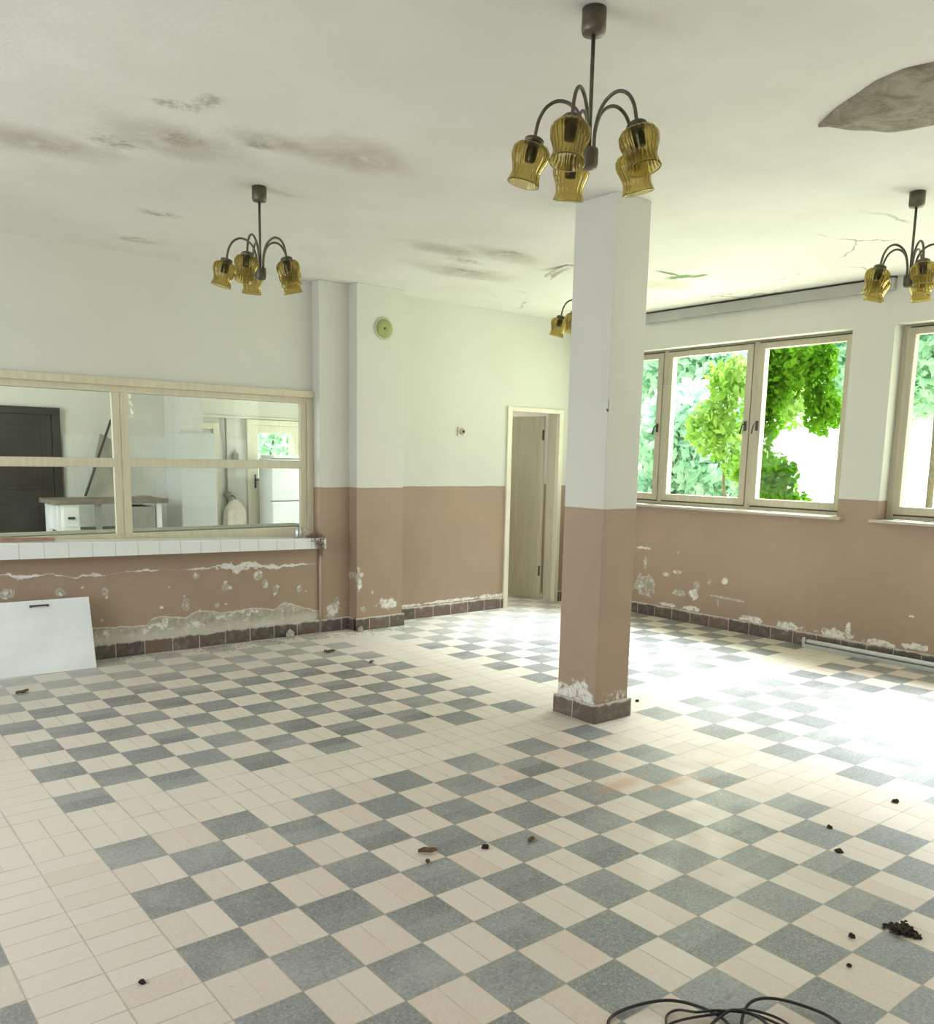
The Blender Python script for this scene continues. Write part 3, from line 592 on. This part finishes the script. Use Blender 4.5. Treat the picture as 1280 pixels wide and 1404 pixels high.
# work table
tb = thing('work_table', 'grey topped kitchen table behind the middle post of the hatch', 'table', (2.08, 6.9, 0))
MB().bbox(-0.60, 0.62, -0.30, 0.28, 0.855, 0.905, 0.006).build('table_top', M_table, tb)
for sx in (-0.52, 0.52):
    for sy in (-0.24, 0.22): MB().bbox(sx-0.03, sx+0.03, sy-0.03, sy+0.03, 0, 0.856, 0.004).build('leg', M_white, tb)
MB().bbox(-0.16, -0.10, -0.27, -0.22, 0.58, 0.856, 0.003).build('rail', M_greybox, tb)
MB().bbox(-0.48, 0.50, -0.22, 0.20, 0.545, 0.575, 0.004).build('lower_shelf', M_greybox, tb)
du = MB().bbox(-0.51, -0.33, -0.28, 0.2, 0.57, 0.856, 0.005).build('drawer_box', M_white, tb)
dr = MB().bbox(-0.495, -0.345, -0.292, -0.275, 0.62, 0.82, 0.004).build('drawer', M_white, du); MB().bbox(-0.455, -0.385, -0.312, -0.29, 0.70, 0.725, 0.004).build('handle', M_iron, dr)
MB().bbox(0.20, 0.46, -0.285, 0.18, 0.575, 0.82, 0.006).build('steel_box', M_greybox, tb)
pl = MB(); pl.tube([(1.93, 7.05, 0.925), (2.36, 7.44, 1.78)], 0.014, 8); tag(pl.build('pole', M_iron), 'dark pole leaning from the kitchen table against the tiles', 'pole')
bd = MB(); a = [(1.96, 7.10, 0.907), (2.30, 7.10, 0.907), (2.36, 7.47, 1.56), (2.24, 7.47, 1.62)]
bd.add(a + [(p[0], p[1]+0.012, p[2]+0.003) for p in a], [(0,1,2,3),(7,6,5,4),(0,1,5,4),(1,2,6,5),(2,3,7,6),(3,0,4,7)])
tag(bd.build('leaning_board', M_board), 'grey tapering board propped on the kitchen table beside the pole', 'board')
k = MB(); k.bbox(2.47, 2.60, 6.86, 6.98, 0.905, 0.925, 0.004); tag(k.build('tray', M_greybox), 'small flat grey tray lying on the right end of the kitchen table', 'tray')

# coat, pipe, meter
ct = thing('coat', 'cream cloth coat hanging in the corner left of the glazed door', 'coat', (3.83, 7.36, 0))
g = MB()
def coatf(u, v):
    a = 2*PI*u; z = 0.845 - 0.43*v; r = 0.02 + 0.125*min(1, (v*3.2)**0.6) + 0.02*v
    fold = 1 + 0.10*math.sin(a*7)*v
    return (r*fold*math.cos(a)*0.95, 0.55*r*fold*math.sin(a), z + 0.012*math.sin(a*5)*v)
g.grid(coatf, 56, 14); g.build('cloth', M_cloth, ct)
g = MB(); g.tube([(0, 0, 0.835), (0, 0.0, 0.87), (0.0, 0.05, 0.885), (0, 0.125, 0.88)], 0.006, 8); g.build('hook', M_iron, ct)
g = MB(); g.tube([(3.77, KY-0.035, 0.0), (3.77, KY-0.035, 1.86)], 0.012, 10); g.lathe([(0.0, -0.03), (0.045, -0.03), (0.05, 0.0), (0.04, 0.03), (0.0, 0.03)], 14, (3.77, KY-0.05, 0.90), caps=False)
tag(g.build('pipe', M_greybox), 'thin grey pipe with a dark valve in the kitchen corner', 'pipe')
g = MB(); g.bbox(3.85, 3.93, KY-0.06, KY-0.012, 1.24, 1.42, 0.006); g.tube([(3.87, KY-0.04, 1.42), (3.89, KY-0.04, 1.47), (3.91, KY-0.04, 1.42)], 0.006, 8)
tag(g.build('switch_box', M_greybox), 'small grey switch box on the tiles above the coat', 'switch box')
g = MB(); g.grid(lambda u, v: (2.455+0.03*(u-.5)*math.cos(5*v*PI)*1.6 + 0.012*math.sin(9*v), 7.0+0.03*(u-.5)*math.sin(5*v*PI), 1.80+0.42*v), 3, 40); g.tube([(2.455, 7.0, 2.2), (2.455, 7.0, ZC)], 0.002, 5)
tag(solid(g.build('hanging_strip', M_cloth), 0.002), 'twisted pale strip hanging from the kitchen ceiling behind the middle post', 'strip')

# ------------------------------------------------------------------ chandeliers
prof = [(0.021,0.0),(0.030,-0.004),(0.045,-0.012),(0.0535,-0.026),(0.0550,-0.042),(0.0525,-0.058),(0.0470,-0.074),(0.0425,-0.090),(0.0405,-0.104),(0.0410,-0.116),(0.0440,-0.128),(0.0490,-0.138),(0.0500,-0.142)]
def chandelier(label):
    root = thing('chandelier', label, 'chandelier', (0,0,0), 0, 'five-armed amber glass chandeliers')
    MB().lathe([(0.030,0.0),(0.0365,-0.001),(0.0365,-0.060),(0.033,-0.070),(0.010,-0.073)], 24).build('ceiling_canopy', M_bronze, root)
    MB().tube([(0,0,-0.07),(0,0,-0.42)], 0.0062, 10).build('rod', M_bronze, root)
    MB().lathe([(0.010,-0.388),(0.027,-0.391),(0.0285,-0.396),(0.0285,-0.434),(0.025,-0.446),(0.008,-0.450)], 24).build('hub', M_bronze, root)
    for k in range(5):
        a = 2*PI*k/5; pts = []
        ctl = [(0.018,-0.40),(0.019,-0.345),(0.034,-0.292),(0.062,-0.262),(0.098,-0.252),(0.132,-0.268),(0.154,-0.302),(0.164,-0.342),(0.167,-0.362)]
        for i in range(len(ctl)-1):
            for s in range(3):
                q = s/3; p0 = ctl[max(i-1,0)]; p1 = ctl[i]; p2 = ctl[i+1]; p3 = ctl[min(i+2, len(ctl)-1)]
                cr = lambda A,B,Cc,D: 0.5*((2*B)+(-A+Cc)*q+(2*A-5*B+4*Cc-D)*q*q+(-A+3*B-3*Cc+D)*q**3)
                pts.append((cr(p0[0],p1[0],p2[0],p3[0]), cr(p0[1],p1[1],p2[1],p3[1])))
        pts.append(ctl[-1])
        arm = MB().tube([(r*math.cos(a), r*math.sin(a), z) for r, z in pts], 0.0055, 10).build('arm', M_bronze, root)
        M = Matrix.Rotation(a, 3, 'Z') @ Matrix.Rotation(math.radians(-14), 3, 'Y')
        c = (0.166*math.cos(a), 0.166*math.sin(a), -0.360)
        MB().lathe([(0.008,0.008),(0.024,0.005),(0.030,0.000),(0.030,-0.010),(0.022,-0.014)], 20, c, M).build('shade_holder', M_bronze, arm)
        MB().lathe([(0.017,-0.020),(0.019,-0.03),(0.019,-0.062),(0.013,-0.066)], 16, c, M).build('bulb_socket', M_socket, arm)
        n = 72
        sh = MB().lathe([(r, z*0.86-0.010) for r, z in prof], n, c, M, flute=lambda i, k: (0.06*math.cos(2*PI*i*18/72) if 2 <= k <= 10 else 0.0), caps=False).build('glass_shade', M_amber, arm)
        solid(sh, 0.0028, 0)
    return root
ch = [chandelier('amber glass chandelier hanging nearest, in front of the column')]
for q in ('amber glass chandelier on the left, in front of the serving hatch wall', 'amber glass chandelier at the right edge of the photo, before the windows', 'amber glass chandelier mostly hidden behind the square column'):
    c = copy_tree(ch[0]); c['label'] = q; ch.append(c)
vr = lambda x, y: math.atan2(y+3.107, x+0.810) - PI/2     # direction to the right as seen from the camera
for c, (x, y), off in zip(ch, [(1.225,-1.143),(1.237,1.142),(3.697,-0.982),(3.62,1.14)], [180, 176, 0, 172]):
    c.location = (x, y, ZC); c.rotation_euler = (0, 0, vr(x, y) + math.radians(off))

# ------------------------------------------------------------------ peeling sheets on the ceiling
tipx, tipy = 2.541, -1.114
upc = [(2.541,-1.114),(2.440,-1.240),(2.375,-1.360),(2.322,-1.449),(2.30,-1.56),(2.33,-1.66),(2.40,-1.80),(2.50,-1.90)]
loc_ = [(2.541,-1.114),(2.610,-1.175),(2.665,-1.235),(2.715,-1.300),(2.76,-1.380),(2.79,-1.470),(2.80,-1.62),(2.74,-1.80)]
def lerp(c, t):
    k = min(int(t*(len(c)-1)), len(c)-2); q = t*(len(c)-1)-k; return (c[k][0]*(1-q)+c[k+1][0]*q, c[k][1]*(1-q)+c[k+1][1]*q)
def flapf(u, v):
    a = lerp(upc, u); b = lerp(loc_, u); x = a[0]*(1-v)+b[0]*v; y = a[1]*(1-v)+b[1]*v
    sag = 0.034*math.sin(PI*min(1, v*0.62))*math.sin(PI*min(1, u*0.9+0.02))**0.5 + 0.006*math.sin(7*u+4*v)*v + 0.002*math.sin(23*u-3*v)*v
    return (x, y, ZC-0.002-max(0, sag))
g = MB(); g.grid(flapf, 48, 18); fl = solid(g.build('paint_flap', M_flap), 0.003)
tag(fl, 'large grey sheet of paint peeling off the ceiling at upper right', 'peeling paint')
g = MB(); g.grid(lambda u, v: (3.60+0.10*u*(1-0.4*v)+0.03*v, 1.30+0.26*v+0.02*math.sin(7*u), ZC-0.004-0.05*v*v*(0.5+u*0.5)-0.008*math.sin(8*u)*v), 14, 14)
tag(solid(g.build('paint_flap', M_flake), 0.002), 'small curled flap of ceiling paint left of the column top', 'peeling paint')

# ------------------------------------------------------------------ paint curls on the walls (parts of the walls)
def curl(cx, cz, s, ang, y):
    """small curled flake standing off a wall facing -y"""
    ca, sa = math.cos(ang), math.sin(ang); bend = random.uniform(0.5, 1.1); asp = random.uniform(0.45, 0.9); ph = random.uniform(0, 6)
    def f(u, v):
        p = (u-0.5)*s*asp*(1+0.25*math.sin(5*v+ph)); q = v*s*(1+0.12*math.sin(6*u+ph)); th = bend*2.0*v
        out = 0.35*s*(1-math.cos(th)) + 0.001; q2 = s*math.sin(th)/2.0/max(bend, .1)*1.2
        return (cx + p*ca - q2*sa, y - out, cz + p*sa + q2*ca)
    return f
wl = bpy.data.objects['wall_left']
for cx, cz, s in [(0.307,0.499,.05),(0.351,0.503,.045),(0.636,0.484,.05),(0.783,0.501,.045),(0.925,0.482,.04),(0.944,0.436,.03),(0.891,0.275,.03),(1.302,0.324,.045),(1.573,0.529,.05),(1.744,0.571,.06),(1.792,0.454,.05),(1.822,0.422,.05),(2.057,0.51,.055),(2.115,0.429,.06),(2.214,0.412,.05),(2.208,0.35,.05),(2.407,0.376,.05),(1.48,0.382,.035),(1.503,0.317,.045),(1.722,0.296,.04),(1.788,0.305,.03),(2.459,0.35,.03),(1.368,0.467,.02),(1.87,0.55,.06),(1.95,0.565,.05),(2.03,0.56,.045),(1.60,0.265,.04),(2.28,0.258,.05),(0.86,0.585,.05),(0.40,0.60,.045)]:
    g = MB(); g.grid(curl(cx, cz, s*0.62, random.uniform(-2.6, 2.6), YL), 6, 8); solid(g.build('paint_flake', M_flake, wl), 0.0012)
wp = bpy.data.objects['wall_pilaster']
for cx, cz, s in [(2.70,0.19,.05),(2.75,0.235,.045),(3.10,0.21,.05),(3.20,0.20,.045),(3.02,0.30,.03),(2.90,0.45,.06),(2.895,0.40,.05),(2.73,0.20,.04)]:
    yy = 2.975 if cx < 2.868 else 2.858
    g = MB(); g.grid(curl(cx, cz, s*0.62, random.uniform(-2.6, 2.6), yy), 6, 8); solid(g.build('paint_flake', M_flake, wp), 0.0012)
wr_ = bpy.data.objects['wall_right']
for cy_, cz, s in [(1.838,0.404,.045),(1.51,0.26,.06),(1.495,0.342,.05),(1.367,0.389,.035),(1.208,0.428,.04),(1.72,0.62,.04),(0.213,0.15,.05),(0.10,0.19,.04),(-0.40,0.145,.04)]:
    fn = curl(cy_, cz, s*0.62, random.uniform(-2.6, 2.6), 0.0)
    g = MB(); g.grid(lambda u, v: (lambda p: (XW + p[1], p[0], p[2]))(fn(u, v)), 6, 8); solid(g.build('paint_flake', M_flake, wr_), 0.0012)

# ------------------------------------------------------------------ things on the walls
vc = thing('vent_cover', 'round faded green vent cover high on the pilaster', 'vent cover', (3.115, 2.858, 2.425))
R90 = Matrix.Rotation(PI/2, 3, 'X')
MB().lathe([(0.055,0.0),(0.088,0.001),(0.088,0.006),(0.080,0.012),(0.074,0.011)], 36, M=R90).build('rim', simple('grey_green_rim', (0.52, 0.52, 0.42), 0.6), vc)
MB().lathe([(0.073,0.004),(0.073,0.014),(0.062,0.020),(0.012,0.024),(0.009,0.022)], 36, M=R90).build('lid', M_green, vc)
MB().lathe([(0.009,0.022),(0.009,0.029),(0.005,0.031)], 14, M=R90).build('screw', M_iron, vc)
sw = thing('light_switch', 'ivory wall switch with a dark round knob left of the door', 'switch', (4.075, YB, 1.652))
MB().bbox(-0.040, 0.040, -0.016, 0, -0.040, 0.040, 0.006).build('plate', M_plastic, sw); MB().lathe([(0.030,0.015),(0.029,0.024),(0.020,0.028)], 24, M=R90).build('rosette', simple('tan_bakelite', (0.48, 0.38, 0.24), 0.4), sw)
MB().lathe([(0.011,0.02),(0.012,0.038),(0.009,0.042)], 16, (0.006, 0, 0), M=R90).build('knob', M_socket, sw)

# ------------------------------------------------------------------ things on the shelf
cup = thing('metal_cup', 'small dull metal cup on the right end of the tiled shelf', 'cup', (2.385, 2.935, 0.7835))
g = MB(); g.lathe([(0.0,0.0),(0.030,0.0),(0.034,0.006),(0.030,0.04),(0.027,0.078),(0.029,0.082),(0.026,0.080),(0.026,0.01),(0.0,0.008)], 24, caps=False); g.build('body', M_alu, cup)
g = MB(); g.tube([(0.028,0,0.066),(0.05,0,0.064),(0.055,0,0.045),(0.045,0,0.024),(0.030,0,0.022)], 0.004, 8); g.build('handle', M_alu, cup)
ns = MB()
for i in range(420):
    r = abs(random.gauss(0, 0.05)); a = random.uniform(0, 2*PI); px, py, pz = 2.505+r*math.cos(a)*1.0, 2.885+0.03*math.sin(a)*min(1, r/0.05)-0.005, 0.782+random.random()*0.028*max(0, 1-r/0.10)+0.004
    if i < 170: px = 2.515+random.gauss(0, 0.030)*(1-i/300); py = 2.828-random.random()*0.012; pz = 0.79-random.random()**0.7*0.135*max(.15, 1-abs(px-2.52)/0.07)
    th = random.uniform(0, 2*PI); ph = random.uniform(-1.3, 1.3) if i >= 170 else random.uniform(-1.5, -0.6); l = random.uniform(0.010, 0.028)
    dv = Vector((math.cos(th)*math.cos(ph), math.sin(th)*math.cos(ph)*(0.3 if i < 170 else 1), math.sin(ph)))*l
    ns.tube([(px, py, pz), (px+dv.x*.5, py+dv.y*.5, pz+dv.z*.5+0.002), (px+dv.x, py+dv.y, pz+dv.z)], random.uniform(0.0012, 0.003), 4)
tag(ns.build('debris_clump', M_nest), 'brown clump of twigs and dust spilling over the end of the tiled shelf', 'debris', kind='stuff')
g = MB(); sl = []
g.bbox(-0.9, 0.62, -0.018, 0.018, 0.0, 0.022, 0.004); s1 = g.build('wooden_slat', M_wood_red); s1.location = (0.0, 2.95, 0.8545); s1.rotation_euler = (0, 0.0287, 0.0)
tag(s1, 'reddish wooden slat lying on the left part of the tiled shelf', 'slat')

# ------------------------------------------------------------------ white panel leaning on the wall
pn = thing('cabinet_door', 'white cabinet door panel leaning against the peeling wall', 'panel', (0.15, 2.783, 0.0))
# local axes: x along the wall, z up the panel
P = MB(); P.bbox(-0.66, 0.640, 0.0, 0.018, 0.0, 0.478, 0.003); po = P.build('board', M_panel, pn); po.rotation_euler = (-math.atan2(0.135, 0.460), 0, 0); po.location = (0, -0.002, 0.0012)
h = MB(); h.tube([(0.285,-0.004,0.440),(0.292,-0.016,0.440),(0.30,-0.02,0.440),(0.37,-0.02,0.440),(0.378,-0.016,0.440),(0.385,-0.004,0.440)], 0.0055, 8); h.bbox(0.278,0.292,-0.005,0.001,0.432,0.448,0.002); h.bbox(0.378,0.392,-0.005,0.001,0.432,0.448,0.002); h.build('handle', M_iron, po)
pn.rotation_euler = (0, 0, -0.055)

# ------------------------------------------------------------------ tube light on the floor
tl = thing('tube_light', 'long white tube light lying on the floor against the window wall', 'tube light', (XW-0.075, 0.435, 0.0))
MB().bbox(-0.020, 0.026, -1.50, -0.03, 0.0, 0.028, 0.004).build('batten', simple('grey_batten', (0.50, 0.51, 0.50), 0.5), tl)
MB().tube([(0.008, -0.035, 0.050), (0.008, -1.49, 0.050)], 0.0165, 16).build('tube', M_tube, tl)
for s in (-0.030, -1.50):
    e = MB(); e.bbox(-0.014, 0.030, s-0.014, s+0.014, 0.0, 0.076, 0.004); e.tube([(0.008, s+0.012, 0.045), (0.008, s+0.035, 0.045)], 0.006, 8); e.build('lamp_holder', M_alu, tl)

# ------------------------------------------------------------------ cables at the bottom
def smooth(ctrl, n=10):
    out = []; c = [ctrl[0]] + list(ctrl) + [ctrl[-1]]
    for i in range(1, len(c)-2):
        for s in range(n):
            q = s/n; out.append(tuple(0.5*((2*c[i][k])+(-c[i-1][k]+c[i+1][k])*q+(2*c[i-1][k]-5*c[i][k]+4*c[i+1][k]-c[i+2][k])*q*q+(-c[i-1][k]+3*c[i][k]-3*c[i+1][k]+c[i+2][k])*q**3) for k in range(3)))
    out.append(tuple(ctrl[-1])); return out
g = MB(); R = 0.0042
g.tube(smooth([(0.70,-1.86,0.005),(0.755,-1.785,0.006),(0.84,-1.785,0.010),(0.935,-1.83,0.015),(0.985,-1.90,0.012),(0.985,-1.975,0.014),(0.94,-2.03,0.008),(0.82,-2.02,0.005)]), R)
g.tube(smooth([(0.83,-1.92,0.005),(0.885,-1.865,0.006),(0.925,-1.868,0.012),(0.945,-1.915,0.024),(0.99,-1.945,0.027),(1.07,-2.00,0.012),(1.10,-2.08,0.005)]), R*0.8)
g.tube(smooth([(0.80,-1.96,0.005),(0.853,-1.893,0.006),(0.90,-1.90,0.012),(0.97,-1.94,0.020),(1.06,-1.985,0.022),(1.11,-2.06,0.010),(1.08,-2.15,0.005)]), R*0.8)
g.tube(smooth([(0.97,-2.04,0.006),(1.025,-1.995,0.013),(1.085,-1.980,0.030),(1.145,-2.005,0.030),(1.205,-2.065,0.015),(1.225,-2.14,0.006),(1.17,-2.25,0.005)]), R)
g.tube(smooth([(0.92,-1.96,0.006),(0.985,-1.957,0.018),(1.03,-1.972,0.026),(1.06,-2.03,0.018),(1.02,-2.10,0.008),(0.93,-2.07,0.006)]), R)
tag(g.build('cable_tangle', M_cable), 'tangle of black cable on the tiles at the bottom edge', 'cable')

# ------------------------------------------------------------------ litter on the floor
def lump(name, mat, x, y, r, h, label, cat, group=None, n=14, rz=0, sx=1.0):
    bm = bmesh.new(); bmesh.ops.create_icosphere(bm, subdivisions=3, radius=1)
    ph = [random.uniform(0, 6) for _ in range(6)]
    for v in bm.verts:
        k = 1+0.22*math.sin(3*v.co.x+ph[0])*math.cos(4*v.co.y+ph[1])+0.16*math.sin(9*v.co.x+ph[2]+5*v.co.z)+0.10*math.cos(13*v.co.y+ph[3])
        v.co = Vector((v.co.x*r*sx*k, v.co.y*r*k, max(-0.25, v.co.z)*h*k))
    zmin = min(v.co.z for v in bm.verts)
    for v in bm.verts: v.co.z -= zmin
    me = bpy.data.meshes.new(name); bm.to_mesh(me); bm.free(); me.materials.append(mat)
    for p in me.polygons: p.use_smooth = False
    o = bpy.data.objects.new(name, me); C.objects.link(o); o.location = (x, y, 0); o.rotation_euler = (0, 0, rz)
    return tag(o, label, cat, group)
g = MB()
for i in range(620):
    q = random.gauss(0, 0.42); s = random.gauss(0, 0.011)*(1-min(.7, abs(q)*0.5)); q = max(-1, min(1, q))
    px, py = 1.812+0.010*q+s*1.3, -2.037-0.052*q+0.3*s; r = random.uniform(0.002, 0.006); pz = random.random()**1.5*0.022*max(0.1, 1-abs(q))
    g.lathe([(0.001, 0), (r, r*0.3), (r*0.8, r*0.8), (0.001, r)], 6, (px, py, pz))
tag(g.build('dirt_pile', M_dirt), 'dark elongated heap of dirt on the tiles at lower right', 'dirt', kind='stuff')

def leaf(x, y, s, rz, label, mat=M_leafbit):
    ph = random.uniform(0, 6)
    g = MB(); g.grid(lambda u, v: ((u-0.5)*2*s, (v-0.5)*s*1.1*math.sin(PI*min(.98, max(.04, u)))**0.7, 0.002+0.30*s*abs((v-0.5)*2)**1.5+0.25*s*(u-.5)**2+0.05*s*(1+math.sin(9*u+ph))), 10, 6)
    o = solid(g.build('dead_leaf', mat), 0.001); o.location = (x, y, 0.001); o.rotation_euler = (0, 0, rz); return tag(o, label, 'leaf', 'dead leaves on the floor')
leaf(0.255, 2.345, 0.040, 0.4, 'brown curled leaf on the floor in front of the white panel')
leaf(2.285, 2.29, 0.040, -0.3, 'brown leaf on the tiles at the far end of the left checkered field')
leaf(2.365, 1.85, 0.028, 0.7, 'small brown leaf on the tiles midway between pilaster and column')
leaf(0.950, -0.737, 0.034, -0.5, 'curled brown leaf on a pink tile below the middle of the photo')
leaf(0.905, -0.800, 0.016, 0.9, 'crumbled leaf scrap just below the curled brown leaf')
leaf(1.321, -0.891, 0.024, 0.5, 'small brown leaf lying on a dark tile right of the curled leaf')
lump('crumb', M_dirt, 1.146, -0.831, 0.012, 0.012, 'dark crumb on a light tile between two small leaves', 'crumb', 'crumbs of dirt on the floor')
lump('crumb', M_dirt, -0.131, -0.907, 0.009, 0.008, 'dark crumb on the plain tiles near the lower left corner', 'crumb', 'crumbs of dirt on the floor')
lump('crumb', M_dirt, 2.847, -1.533, 0.013, 0.010, 'dark crumb near the right edge on the pale tile band', 'crumb', 'crumbs of dirt on the floor')
lump('crumb', M_dirt, 2.365, -1.500, 0.010, 0.008, 'dark crumb left of the pale tile band at right', 'crumb', 'crumbs of dirt on the floor')
lump('crumb', M_dirt, 2.189, -1.633, 0.014, 0.008, 'flat dark crumb on the edge of a grey tile at right', 'crumb', 'crumbs of dirt on the floor')
lump('crumb', M_dirt, 1.657, -1.957, 0.009, 0.009, 'dark crumb left of the heap of dirt', 'crumb', 'crumbs of dirt on the floor')
lump('crumb', M_dirt, 3.144, 0.136, 0.010, 0.010, 'dark crumb on the floor right of the column foot', 'crumb', 'crumbs of dirt on the floor')
lump('crumb', M_dirt, 1.50, -2.03, 0.007, 0.006, 'tiny dark crumb below left of the heap of dirt', 'crumb', 'crumbs of dirt on the floor')
lump('plaster_chunk', M_chunk, 2.30, 2.93, 0.032, 0.045, 'grey plaster chunk against the skirting under the hatch', 'plaster chunk', 'plaster chunks along the wall')
lump('plaster_chunk', M_chunk, 2.875, 2.815, 0.022, 0.030, 'grey plaster chunk at the corner of the pilaster foot', 'plaster chunk', 'plaster chunks along the wall')
g = MB()
for i in range(520):
    x = random.uniform(0.9, 3.3); y = (2.94 if x < 2.6 else 2.83) - abs(random.gauss(0, 0.09)); r = random.uniform(0.002, 0.008)
    g.lathe([(0.001, 0), (r, r*0.25), (r*0.7, r*0.7), (0.001, r*0.8)], 5, (x, y, 0.0))
for i in range(120):
    y = random.uniform(0.6, 2.9); x = XW-0.03-abs(random.gauss(0, 0.05)); r = random.uniform(0.002, 0.006)
    g.lathe([(0.001, 0), (r, r*0.25), (r*0.7, r*0.7), (0.001, r*0.8)], 5, (x, y, 0.0))
tag(g.build('plaster_dust', M_chunk), 'fine plaster crumbs scattered along the foot of the walls', 'plaster crumbs', kind='stuff')

# ------------------------------------------------------------------ outside
struct(MB().box(5.84, 90, -70, 90, -0.5, -0.3).build('ground', M_ground), 'pale sunlit meadow outside the windows', 'ground')
def tree(x, y, blobs, nl, ls, mat, label, trunk_r=0.08, name='tree'):
    root = thing(name, label, 'tree', (x, y, -0.3), 0, 'trees outside the windows')
    vs = np.zeros((nl*4, 3)); tot = sum(bl[3]*bl[4]*bl[5] for bl in blobs); k = 0
    for bx, by, bz, rx, ry, rz in blobs:
        n = int(nl*rx*ry*rz/tot)
        if n == 0: continue
        d = rng.normal(size=(n, 3)); d /= np.linalg.norm(d, axis=1)[:, None]; rad = rng.random(n)**(1/2.2)
        c = np.stack([bx+rx*d[:,0]*rad, by+ry*d[:,1]*rad, bz+rz*d[:,2]*rad], 1) - np.array([x, y, -0.3])
        a = rng.normal(size=(n, 3)); a /= np.linalg.norm(a, axis=1)[:, None]; b_ = np.cross(a, rng.normal(size=(n, 3))); b_ /= np.linalg.norm(b_, axis=1)[:, None]
        s = (ls*(0.6+0.8*rng.random(n)))[:, None]
        vs[k*4:(k+n)*4] = np.stack([c-a*s, c+b_*s*0.55, c+a*s, c-b_*s*0.55], 1).reshape(-1, 3); k += n
    vs = vs[:k*4]; me = bpy.data.meshes.new('foliage'); me.vertices.add(k*4); me.vertices.foreach_set('co', vs.ravel())
    me.loops.add(k*4); me.loops.foreach_set('vertex_index', np.arange(k*4, dtype=np.int32)); me.polygons.add(k)
    me.polygons.foreach_set('loop_start', np.arange(0, k*4, 4, dtype=np.int32)); me.update(); me.validate(); me.materials.append(mat)
    fo = bpy.data.objects.new('foliage', me); C.objects.link(fo); fo.parent = root; fo['kind'] = 'stuff'
    top = max(bl[2] for bl in blobs)+0.3
    MB().tube([(0, 0, -0.05), (0.05, 0.03, top*0.4), (-0.04, 0.05, top*0.75), (0.02, 0, top)], [trunk_r, trunk_r*0.85, trunk_r*0.6, trunk_r*0.25], 8).build('trunk', M_bark, root)
    return root
tree(8.6, 2.75, [(8.6,2.80,2.5,0.28,0.24,0.5),(8.5,2.85,1.95,0.25,0.22,0.4),(8.6,2.35,2.55,0.3,0.30,0.35),(8.7,2.20,2.05,0.25,0.22,0.3),(8.5,2.70,1.25,0.3,0.32,0.33),(8.5,2.45,1.02,0.2,0.25,0.14)], 3800, 0.05, M_leaf_dark, 'leafy bright green bush tree close outside the nearer sash of the corner window', 0.025)
tree(11.2, 5.2, [(11.0,5.0,2.65,0.6,0.40,0.4),(11.0,5.25,1.95,0.6,0.40,0.5),(11.3,4.85,1.4,0.5,0.4,0.35),(11.1,4.0,2.4,0.5,0.35,0.5)], 1900, 0.075, M_leaf_lime, 'lime green tree outside the middle sash of the corner window', 0.03)
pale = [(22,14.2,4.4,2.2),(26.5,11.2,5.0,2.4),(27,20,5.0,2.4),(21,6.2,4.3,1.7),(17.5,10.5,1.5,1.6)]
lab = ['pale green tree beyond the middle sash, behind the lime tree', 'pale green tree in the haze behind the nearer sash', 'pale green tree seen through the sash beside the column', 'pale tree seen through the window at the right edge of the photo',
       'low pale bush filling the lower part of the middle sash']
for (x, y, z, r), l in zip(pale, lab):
    tree(x, y, [(x, y, z+0.6, r, r, r*0.85), (x+0.5, y+1.0, z-0.9, r*0.8, r*0.8, r*0.55), (x-0.4, y-1.2, z-0.2, r*0.7, r*0.8, r*0.6)], 8000, 0.15, M_leaf_haze, l, 0.09)
tree(7.3, 13.2, [(7.3,13.2,2.0,1.4,1.2,1.5),(8.6,13.5,1.6,1.3,1.2,1.3)], 4500, 0.09, M_leaf_haze, 'pale green shrub seen through the glazed kitchen door', 0.08, 'shrub')
struct(MB().box(-1.5, 5.84, 7.65, 40, -0.5, -0.3).build('ground', M_ground), 'pale ground behind the kitchen', 'ground')
